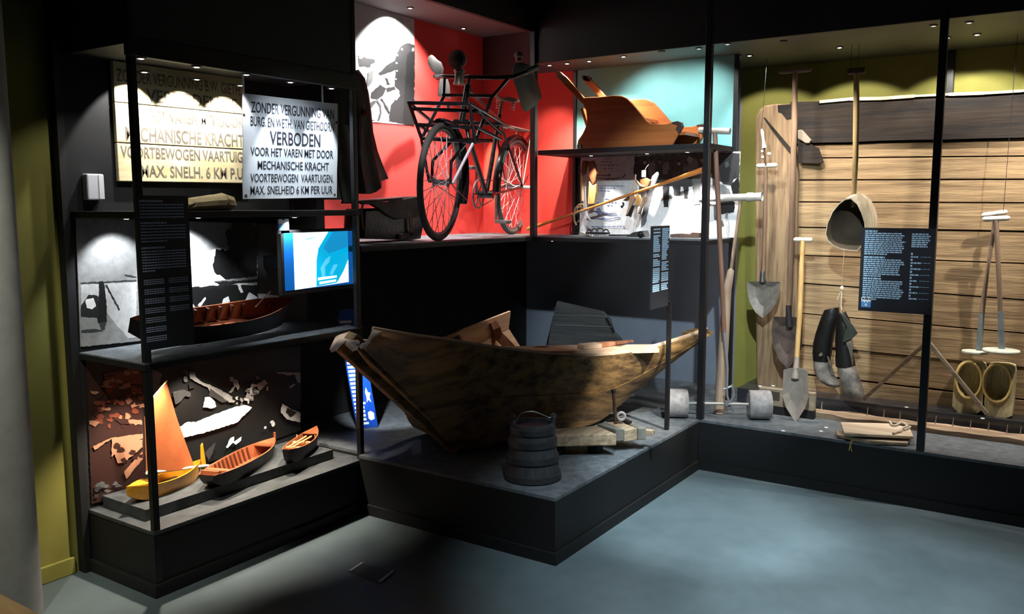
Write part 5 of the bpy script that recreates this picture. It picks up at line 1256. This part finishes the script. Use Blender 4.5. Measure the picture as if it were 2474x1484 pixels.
MB().prism(em, (0, .085, 0)).build('end_board', W_STEM, t, bevel=.012, label='worn upright end board')
dk = [at_y(x, y, yk - .034) for x, y in S1([(250, 170), (268, 175), (520, 470), (510, 520), (400, 385), (330, 290)])]
MB().prism(dk, (0, .006, 0)).build('crack', W_TAR, t)
pt = [at_y(x, y, yk - .033) for x, y in S1([(385, 55), (520, 45), (525, 180), (470, 190), (420, 130), (390, 120)])]
MB().prism(pt, (0, .005, 0)).build('tar_patch', W_TAR, t)
br = [at_y(x, y, yk - .05) for x, y in S1([(575, 290), (610, 285), (700, 385), (685, 415), (650, 415), (575, 370)])]
MB().prism(br, (0, .03, 0)).build('knee', mat('pale grey knee', (140, 128, 112), .8), t, bevel=.004)
kn = [at_y(x, y, yk - .036) for x, y in S1([(575, 400), (690, 420), (770, 460), (815, 590), (770, 612), (575, 600)])]
MB().prism(kn, (0, .02, 0)).build('knee', W_TAR, t, bevel=.003)

# dark ledge that carries the barge side
LT = at_y(2075, 972, 5.42).z
o = MB().box(-1.86, XE, 5.42, YW, ZP, LT).build('ledge', mat('dark glossy ledge', (44, 46, 52), .3, coat=.3), bevel=.003); tag(o, 'long low dark ledge under the plank wall on the right platform', 'ledge')
# beam with iron pins
yb0 = 5.27
zt0 = at_y(2474, 1056, yb0).z
xb0, xb1 = at_y(1858, 985, yb0).x, 0.7
t = thing('pinned_beam', 'long rough beam with a row of thin iron pins lying before the ledge', 'beam', ((xb0 + xb1) / 2, yb0, ZP))
n = 30; rings = []
for k in range(n + 1):
    x = xb0 + (xb1 - xb0) * k / n; j = random.uniform(-.007, .007)
    rings.append([V(x, yb0 + j, ZP), V(x, yb0 + j - .004, zt0 - .018 + j), V(x, yb0 + .012 + j, zt0 + j * .6), V(x, yb0 + .085, zt0 - .006 - j), V(x, yb0 + .10, ZP)])
MB().loft(rings).build('beam', wood('pale rough beam', (196, 170, 140), (120, 92, 70), 'x', .85, 3, .7), t)
for px in (1984, 2095, 2135, 2174, 2218, 2261, 2303, 2346, 2390, 2435, 2468):
    p = at_y(px, 1000, yb0 + .05)
    MB().tube([(p.x, yb0 + .05, zt0 - .01), (p.x + .003, yb0 + .048, zt0 + .045)], [.0035, .002], 6).build('pin', mat('pale iron pin', (176, 160, 146), .5, .3), t)
# wooden block with a recess
yk2 = 5.22
a, b = at_y(1832, 985, yk2), at_y(1926, 985, yk2); ztb = at_y(1840, 936, yk2).z
t = thing('wooden_block', 'low weathered wooden block with a dark square recess, behind the right drum', 'block', (a.x, yk2, ZP))
o = MB().box(a.x, b.x + .1, yk2 - .0, yk2 + .045, zt0 + .002, ztb); o.build('block', W_GREYX, t, bevel=.004)
MB().box(a.x, b.x + .1, yk2 + .0, yk2 + .045, ZP, zt0 + .0).build('foot', BLACK, t)
rc0, rc1 = at_y(1852, 965, yk2), at_y(1884, 948, yk2)
MB().box(rc0.x, rc1.x, yk2 - .003, yk2 + .002, rc0.z, rc1.z).build('recess', mat('dark recess', (70, 60, 50), .8), t)

def pole(mb, pts, y0, y1, r, n=10):
    m = len(pts); mb.tube([at_y(x, y, y0 + (y1 - y0) * k / (m - 1)) for k, (x, y) in enumerate(pts)], r, n); return mb
def cross(name, px0, px1, y, r, m, t):
    a, b = at_y(*px0, y), at_y(*px1, y)
    MB().tube([a, a.lerp(b, .08), a.lerp(b, .35), a.lerp(b, .5), a.lerp(b, .65), a.lerp(b, .92), b], [r * .6, r, r * 1.05, r * .95, r * 1.05, r, r * .6], 10).build(name, m, t, smooth=True)
def blade(px, y, th, m, t, dish=.02, name='blade'):
    pts = [at_y(*p, y) for p in px]; c = sum(pts, Vector()) / len(pts)
    mb = MB(); inner = [c + (p - c) * .55 + V(0, dish * .8, 0) for p in pts]; n_ = len(pts)
    for off in (0, th):
        o_ = [p + V(0, off, 0) for p in pts]; i_ = [p + V(0, off, 0) for p in inner]
        mb.loft([o_ + [o_[0]], i_ + [i_[0]]], closed=False, caps=False); mb.add(i_, [tuple(range(n_))])
    mb.loft([pts + [pts[0]], [p + V(0, th, 0) for p in pts + [pts[0]]]], closed=False, caps=False)
    return mb.build(name, m, t)
SPW = mat('worn spade steel', (150, 142, 132), .5, .35, noise=.25, nscale=12, bump=.15)
SPD = mat('dark rusty spade steel', (92, 78, 70), .6, .3, rgb2=(60, 50, 48), nscale=14, bump=.15)
BRZ = wood('brown grey shaft wood', (140, 112, 88), (104, 80, 64), 'z', .6, 3, .2)
# spade 1: broad pointed blade, far left
y = 5.46
t = thing('peat_spade', 'spade with broad grey heart shaped blade hanging before the end board', 'spade', at_y(1843, 700, y))
pole(MB(), ((1850, 404), (1848, 520), (1844, 668)), y, y, [.012, .0125, .014]).build('shaft', BRZ, t, smooth=True)
cross('cross_handle', (1828, 401), (1878, 399), y, .014, mat('bleached cross handle', (226, 214, 196), .6), t)
blade([(1805, 681), (1835, 680), (1840, 668), (1848, 668), (1853, 680), (1885, 681), (1884, 705), (1876, 732), (1862, 752), (1843, 769), (1825, 755), (1810, 728), (1805, 700)], y - .014, .006, SPW, t)
MB().tube([at_y(1843, 655, y - .012), at_y(1842, 682, y - .016)], [.015, .019], 10).build('socket', STEEL, t, smooth=True)
# spade 2: tall shaft, dark blade
y = 5.38
t = thing('peat_spade', 'tallest spade with long grey shaft and dark square shouldered blade', 'spade', at_y(1905, 820, y))
pole(MB(), ((1921, 176), (1919, 300), (1913, 520), (1905, 760)), y, y, [.016, .017, .017, .015]).build('shaft', BRZ, t, smooth=True)
cross('cross_handle', (1881, 174), (1961, 168), y, .014, mat('grey brown cross handle', (118, 98, 82), .7), t)
blade([(1868, 765), (1895, 766), (1915, 766), (1939, 769), (1937, 840), (1925, 866), (1903, 892), (1884, 872), (1868, 838), (1864, 800)], y - .012, .006, SPD, t)
MB().tube([at_y(1905, 738, y - .012), at_y(1907, 790, y - .018)], [.016, .022], 10).build('socket', IRON, t, smooth=True)
# spade 3: light handle, pale leaf shaped blade standing on the deck
yA, yB_ = 5.42, 5.12
t = thing('peat_spade', 'spade with yellow ash shaft and pale leaf shaped blade standing on the deck', 'spade', at_z(1921, 1022, ZP))
pole(MB(), ((1940, 582), (1936, 660), (1931, 780), (1922, 905)), 5.34, yB_ + .022, [.014, .0155, .0155, .014]).build('shaft', W_LIGHT, t, smooth=True)
cross('cross_handle', (1918, 579), (1963, 580), 5.34, .014, mat('bleached cross handle', (226, 214, 196), .6), t)
bl = [(1893, 894), (1908, 890), (1936, 890), (1951, 896), (1953, 960), (1946, 985), (1922, 1022), (1899, 985), (1890, 955)]
bl3 = [at_y(*p, yB_) for p in bl]; zlo = min(p.z for p in bl3)
blade(bl, yB_, .006, mat('pale spade steel', (172, 158, 146), .55, .2, noise=.12, nscale=10), t)
MB().tube([at_y(1926, 862, yB_ + .03), at_y(1921, 915, yB_ + .008)], [.013, .024], 10).build('socket', mat('pale spade steel', (172, 158, 146), .55, .2), t, smooth=True)
# carved hanger above spade 1
y = 5.45
t = thing('carved_hanger', 'small pale turned wooden hanger with knotted cord above the left spade', 'hanger', at_y(1846, 350, y))
MB().tube([at_y(*p, y) for p in ((1840, 312), (1842, 320), (1844, 335), (1845, 345), (1847, 358))], [.006, .011, .008, .010, .015], 10).build('spindle', mat('pale bone wood', (232, 216, 190), .6), t, smooth=True)
for p, r in (((1842, 366), .010), ((1858, 372), .012), ((1843, 380), .011)): MB().blob(at_y(*p, y), r, r, r).build('knot', mat('pale bone wood', (232, 216, 190), .6), t, smooth=True)
MB().tube([at_y(1846, 355, y), at_y(1848, 385, y), at_y(1851, 400, y)], .007, 8).build('cord', RUST, t)
MB().tube([at_y(1840, 312, y), V(at_y(1840, 312, y).x + .02, y, 2.51)], .0015, 5).build('wire', IRON, t)

# big scoop with pole
y = 5.24
t = thing('water_scoop', 'large wooden water scoop, open side to the front, on a long T-handled pole', 'scoop', at_y(2045, 540, y))
rim = [(2056, 478), (2042, 480), (2026, 492), (2010, 512), (1998, 540), (1994, 566), (1999, 582), (2012, 594), (2030, 602), (2052, 606), (2072, 607), (2086, 590), (2091, 562), (2090, 538), (2083, 515), (2072, 492)]
rp = [at_y(*p, y) for p in rim]; c = sum(rp, Vector()) / len(rp)
sh = V(.045, .0, .035)
rings_o = [[c + (p - c) * k + V(0, d, 0) + sh * f for p in rp] for k, d, f in ((1, 0, 0), (1.03, .07, .55), (.92, .15, 1.0), (.66, .20, 1.15), (.3, .22, 1.15))]
rings_i = [[c + (p - c) * k + V(0, d, 0) + sh * f for p in rp] for k, d, f in ((.955, .0, 0), (.97, .065, .5), (.87, .14, .95), (.6, .185, 1.1), (.25, .2, 1.1))]
mb = MB()
for R_s in (rings_o, rings_i):
    mb.mat(0 if R_s is rings_o else 1)
    mb.loft([r + [r[0]] for r in R_s], closed=False, caps=False); mb.add(R_s[-1], [tuple(range(len(rp)))])
mb.mat(0).loft([rings_o[0] + [rings_o[0][0]], rings_i[0] + [rings_i[0][0]]], closed=False, caps=False)
o = mb.build('bowl', [wood('grey beige scoop wood', (186, 172, 148), (152, 136, 112), 'z', .7, 3), mat('shaded scoop inside', (74, 62, 46), .8, noise=.2, nscale=6)], t, smooth=True)  # shade inside the bowl is put into the darker inner colour
ps = MB().tube([at_y(2069, 166, y + .05), at_y(2069, 250, y + .06), at_y(2067, 380, y + .08), at_y(2063, 470, y + .10), at_y(2062, 500, y + .11)], [.014, .017, .016, .014, .014], 10)
ps.build('pole', wood('olive brown pole wood', (178, 154, 104), (128, 106, 70), 'z', .5, 3), t, smooth=True)
a, b = at_y(2047, 173, y + .05), at_y(2091, 170, y + .05)
MB().bar(a, b, .03, .034).build('cross_handle', mat('dark cross handle', (64, 52, 42), .6), t, bevel=.008)
for px in (2055, 2073):
    p = at_y(px, 165, y + .05); MB().tube([p, V(p.x, p.y, 2.513)], .0014, 5).build('wire', IRON, t)

# pair of high boots hung on a cord
y = 5.44
BL = mat('black boot leather', (22, 20, 20), .38, noise=.3, nscale=14, bump=.3)
BG = mat('grey muddy boot leather', (118, 112, 104), .6, rgb2=(60, 56, 52), nscale=10, bump=.3)
S2 = lambda pts: zo(pts, 1780, 600, 3.372)
def boot(label, shaft, foot, toe, y, extra):
    t = thing('leather_boot', label, 'boot', at_y(*S2([foot[-1][:2]])[0], y), 'pair of high boots hung on a cord')
    rings = []
    for x, yy, w in shaft:
        c = at_y(*S2([(x, yy)])[0], y); r = w / 3.372 / F_PX * 5.5
        rings.append([c + V(r * math.cos(2 * PI * k / 14) * (1 + .06 * math.sin(k * 2 + yy)), r * .8 * math.sin(2 * PI * k / 14), .012 * math.cos(2 * PI * k / 14) * (1 if yy < 560 else 0)) for k in range(14)])
    MB().loft(rings).build('shaft', BL, t, smooth=True)
    rings = []
    for x, yy, w, d in foot:
        c = at_y(*S2([(x, yy)])[0], y - d); r = w / 3.372 / F_PX * 5.6
        rings.append([c + V(r * math.cos(2 * PI * k / 14), r * .75 * math.sin(2 * PI * k / 14), 0) for k in range(14)])
    MB().loft(rings).build('foot', BG, t, smooth=True)
    for nm, pts, m, yo in extra:
        MB().prism([at_y(*p, y - yo) for p in S2(pts)], (0, .006, 0)).build(nm, m, t, bevel=.001)
    return t
boot('left black leather boot hanging from the cord, toe pointing down', [(775, 490, 52), (765, 540, 66), (745, 620, 70), (715, 700, 72), (700, 780, 72), (695, 860, 72), (690, 920, 66)],
     [(690, 900, 62, 0), (690, 960, 62, .01), (715, 1020, 72, .03), (740, 1070, 80, .05), (768, 1100, 70, .06), (785, 1122, 50, .06), (795, 1134, 18, .06)], None, y,
     [('pull_loop', [(795, 470), (815, 420), (830, 430), (822, 490)], TAN, .05), ('worn_patch', [(665, 870), (690, 845), (700, 870), (680, 885)], BG, .075), ('laces', [(735, 880), (745, 880), (800, 1040), (770, 1030)], BG, .075)])
boot('right black leather boot with folded top hanging from the cord', [(870, 520, 30), (885, 580, 48), (890, 660, 58), (885, 740, 60), (890, 820, 64), (895, 900, 70), (905, 960, 74)],
     [(905, 940, 68, 0), (925, 1010, 74, .015), (945, 1080, 76, .03), (960, 1140, 78, .045), (972, 1180, 72, .05), (985, 1208, 52, .05), (995, 1222, 18, .05)], None, y,
     [('folded_top', [(850, 510), (905, 555), (965, 625), (1000, 685), (960, 725), (880, 760), (890, 700), (915, 640)], GLEATHER, .07), ('worn_patch', [(905, 760), (950, 740), (965, 900), (960, 960), (930, 830)], BG, .075)]).location.y -= .05
t = thing('hanging_cord', 'thin knotted cord from which the pair of boots hangs', 'cord', at_y(2033, 690, y))
k0 = at_y(2034, 697, y)
MB().tube([at_y(2040, 600, y + .12), at_y(2036, 650, y + .03), k0], .0016, 6).build('cord', TAN, t)
MB().tube([k0, at_y(2032, 740, y), at_y(2034, 750, y)], .003, 6).tube([k0, at_y(2024, 720, y), at_y(2022, 732, y)], .002, 6).build('cord', mat('white cord', (220, 206, 184), .8), t)
MB().blob(k0, .012, .01, .016).build('knot', mat('white cord', (220, 206, 184), .8), t, smooth=True)

# text panel on the right post
yt_ = 4.815
RT = Rect(V(-1.004, yt_, 1.478), V(-0.648, yt_, 1.478), V(-1.004, yt_, 1.036))
rows = []
def para(u0, u1, v0, n, h=.0165, st=.0235):
    v = v0
    for i in range(n):
        rows.append((u0, u1 - (random.uniform(0, .07) if i < n - 1 else random.uniform(.2, .4)), v, h)); v += st
rows.append((.05, .22, .03, .02)); para(.05, .61, .058, 11, .0155, .0245)
rows.append((.05, .34, .34, .02)); para(.05, .61, .37, 9, .0155, .0245)
rows.append((.05, .30, .595, .02)); para(.05, .63, .625, 10, .0155, .0245)
para(.69, .95, .06, 8, .0155, .024)
for i in range(8): rows += [(.69, .715, .285 + i * .07, .025), (.69, .78 + random.uniform(0, .05), .325 + i * .07, .016), (.82, .95, .33 + i * .07, .004)]
t = text_panel('text_panel', 'wide blue black text panel with two columns on the right post', RT, rows, TXT, (.04, .175, .835, .955), .010)

# two stampers with round feet
y = 5.46
WH = mat('white painted handle', (236, 232, 224), .6)
SL = mat('blue grey sleeve', (128, 138, 140), .6, noise=.2, nscale=14)
for label, h0, h1, sp_, sl, dc, drx, yy in (('left round footed stamper with crossed white handle', (2372, 521), (2434, 512), ((2404, 535), (2385, 660), (2372, 755)), ((2373, 745), (2365, 845)), (2355, 848), 29, y + .05),
                                     ('right round footed stamper with longer white handle', (2374, 530), (2440, 527), ((2406, 532), (2412, 640), (2417, 760)), ((2417, 752), (2420, 842)), (2419, 845), 41, y - .02)):
    t = thing('stamper', label, 'stamper', at_y(*dc, yy), 'round footed stampers on the plank wall')
    pole(MB(), sp_, yy, yy, [.014, .013, .013] if sp_[1][0] > 2400 else [.013, .010, .016]).build('shaft', W_LIGHT if False else W_GREYZ, t, smooth=True)
    cross('cross_handle', h0, h1, yy, .014, WH, t)
    pole(MB(), sl, yy, yy, [.015, .017]).build('sleeve', SL, t, smooth=True)
    c = at_y(*dc, yy); r = drx / F_PX * (c - CAMP).dot(ROT @ V(0, 0, -1))
    MB().lathe([(.0001, .006), (r * .5, .005), (r * .97, .0), (r, -.006), (r * .97, -.012), (.0001, -.014)], c, n=32).build('foot_disc', mat('pale disc', (204, 206, 190), .6, noise=.12, nscale=16), t, smooth=True)
p = at_y(2424, 512, y); MB().tube([p, V(p.x + .01, y + .02, 2.513)], .0014, 5).build('wire', IRON, t)

# pair of mossy wooden overshoes
S9 = lambda pts: zo(pts, 2060, 780, 4.1233)
CLOG = mat('mossy grey yellow wood', (222, 208, 160), .8, rgb2=(158, 148, 108), nscale=9, stretch=(3, 3, .6), bump=.4)
CLOGR = mat('yellow worn rim wood', (226, 194, 120), .8, rgb2=(190, 160, 92), nscale=12)
def clog(label, outer, hc, hr, y0, y1):
    op = [at_y(*p, y0) for p in S9(outer)]; n = len(op)
    o_c = at_y(*S9([hc])[0], y0); xr = hr[0] / 4.1233 / F_PX * 6.35; zr = hr[1] / 4.1233 / F_PX * 6.35
    cen = sum(op, Vector()) / n
    t = thing('wooden_overshoe', label, 'shoe', (cen.x, y0, min(p.z for p in op)), 'pair of wooden overshoes')
    N = 28; O = []; H_ = []
    for k in range(N):
        a = 2 * PI * k / N; d = V(math.cos(a), 0, math.sin(a)); best = None
        for i in range(n):
            p, q = op[i], op[(i + 1) % n]; e = q - p; den = d.x * e.z - d.z * e.x
            if abs(den) < 1e-9: continue
            tt = ((p.x - o_c.x) * e.z - (p.z - o_c.z) * e.x) / den; u_ = ((p.x - o_c.x) * d.z - (p.z - o_c.z) * d.x) / den
            if tt > 0 and 0 <= u_ <= 1 and (best is None or tt < best): best = tt
        O.append(o_c + d * best); H_.append(o_c + V(xr * math.cos(a), 0, zr * math.sin(a)))
    dp = V(0, y1 - y0, 0); cl = lambda r: r + [r[0]]
    mb = MB().loft([cl([p + dp for p in O]), cl(O), cl(H_), cl([p + dp * .8 for p in H_])], closed=False, caps=False)
    mb.add([p + dp for p in O], [tuple(range(N))]); mb.add([p + dp * .8 for p in H_], [tuple(range(N))])
    mb.build('shoe_body', CLOG, t)
    MB().tube([o_c + (p - o_c) * 1.06 + V(0, -.002, 0) for p in H_], .008, 8, closed=True).build('rim', CLOGR, t, smooth=True)
    lo = [p for p in op if p.z < o_c.z - zr]
    return t
clog('left of the pair of mossy box shaped wooden overshoes under the stampers', [(1040, 440), (1075, 410), (1200, 395), (1300, 410), (1322, 440), (1316, 560), (1300, 700), (1290, 925), (985, 890), (1005, 640), (1025, 500)], (1157, 572), (84, 134), 5.47, 5.575)
clog('right of the pair of mossy box shaped wooden overshoes under the stampers', [(1336, 440), (1362, 418), (1480, 418), (1600, 430), (1625, 455), (1620, 600), (1610, 760), (1588, 965), (1300, 925), (1318, 700), (1330, 560)], (1440, 602), (88, 140), 5.47, 5.575)

# A-shaped pair of wooden legs in front of the planks
y = 5.375
t = thing('wooden_compass', 'two thin dark sticks joined at the top like a compass behind the right post', 'tool', at_y(2240, 960, y))
ST = wood('dark stick wood', (110, 88, 62), (70, 54, 40), 'x', .7, 4)
a, b, c = at_y(2240, 826, y), at_y(2086, 965, y), at_y(2384, 1003, y)
MB().bar(a, b, .022, .026, (0, 1, 0)).build('leg', ST, t, bevel=.003)
MB().bar(a + V(0, .024, 0), c + V(0, .024, 0), .022, .024, (0, 1, 0)).build('leg', wood('grey stick wood', (150, 136, 116), (110, 96, 80), 'x', .7, 4), t, bevel=.003)
MB().lathe([(.012, -.03), (.016, -.028), (.016, .02), (.0001, .022)], a, (0, 1, 0), 14).build('hinge_pin', IRON, t, smooth=True)

# two short boards tied with a rope
zq = ZP + .052
tp = [at_z(x, y_, zq) for x, y_ in ((2031, 1020), (2150, 1023), (2198, 1033), (2207, 1054), (2040, 1047))]
t = thing('short_boards', 'two short pale boards stacked on the deck with a rope knotted over them', 'boards', (tp[0] + tp[3]) / 2 - V(0, 0, .052))
MB().prism(tp, (0, 0, -.016)).build('board', wood('pale grey short board', (214, 196, 172), (180, 160, 136), 'x', .8, 3), t, bevel=.003, label='pale upper board')
lp = [at_z(x, y_, ZP + .022) for x, y_ in ((2020, 1040), (2150, 1048), (2205, 1052), (2192, 1070), (2100, 1066), (2022, 1050))]
MB().prism(lp, (0, 0, -.018)).build('board', W_GREYX, t, bevel=.003, label='brown lower board')
for f in (.2, .8):
    c = tp[0].lerp(tp[3], f) + V(-.0, .01, -.016); MB().box(c.x - .02, c.x + .02, c.y - .012, c.y + .012, ZP + .02, zq - .016).build('spacer', W_GREYX, t)
S10 = lambda pts: zo(pts, 1750, 840, 3.2265)
rp_ = [at_z(x, y_, zq + .008) for x, y_ in S10([(1290, 575), (1310, 605), (1350, 600), (1380, 580), (1415, 595), (1420, 615), (1390, 625), (1375, 650), (1340, 660), (1315, 670)])]
MB().tube(dense(rp_), .006, 8).build('rope', mat('grey white rope', (206, 196, 178), .9, noise=.2, nscale=60), t, smooth=True)
MB().tube(dense([at_z(x, y_, zq + .008) for x, y_ in S10([(1380, 580), (1430, 610), (1450, 620), (1400, 640)])]), .005, 8).build('rope', mat('grey white rope', (206, 196, 178), .9), t, smooth=True)
# straw twist at the platform edge
p0 = at_y(2058, 1060, YF - .006)
t = thing('straw_twist', 'small twisted wisp of yellow straw on the front edge of the right platform', 'straw', V(p0.x, YF - .006, ZP))
STW = mat('yellow straw', (196, 166, 96), .8)
e = V(p0.x, YF + .004, ZP + .006)
MB().tube([e + V(-.002, .01, .02), e, e + V(-.004, -.012, -.02), e + V(-.012, -.012, -.055)], [.004, .006, .005, .003], 6).build('wisp', STW, t)
MB().tube([e, e + V(.012, -.004, .004), e + V(.03, .004, .002)], .003, 5).tube([e + V(-.005, -.012, -.02), e + V(.004, -.012, -.06)], .003, 5).build('wisp', STW, t)

# small white number discs by the exhibits
def disc(px, py, z, where):
    c = at_z(px, py, z)
    t = MB().lathe([(.0001, 0), (.011, 0), (.011, .003), (.0001, .003)], c, n=18).build('number_disc', mat('white disc', (240, 244, 250), .5)); tag(t, 'small white round exhibit marker ' + where, 'marker', 'white exhibit markers')
disc(1892, 1042, ZP, 'on the deck left of the pale spade tip'); disc(1984, 1043, ZP, 'between spade tip and boards, nearer of two')
disc(1996, 1034, ZP, 'between spade tip and boards, farther of two'); disc(2124, 1072, ZP, 'at the deck edge below the short boards')
disc(2190, 985, LT, 'on the ledge left of the right post'); disc(2374, 1012, LT, 'on the ledge before the overshoes')
disc(1836, 934, ztb, 'on the left end of the wooden block'); disc(1868, 933, ztb, 'on the wooden block behind the drum'); disc(484, 834, .975, 'on the middle shelf right of the tall text panel')
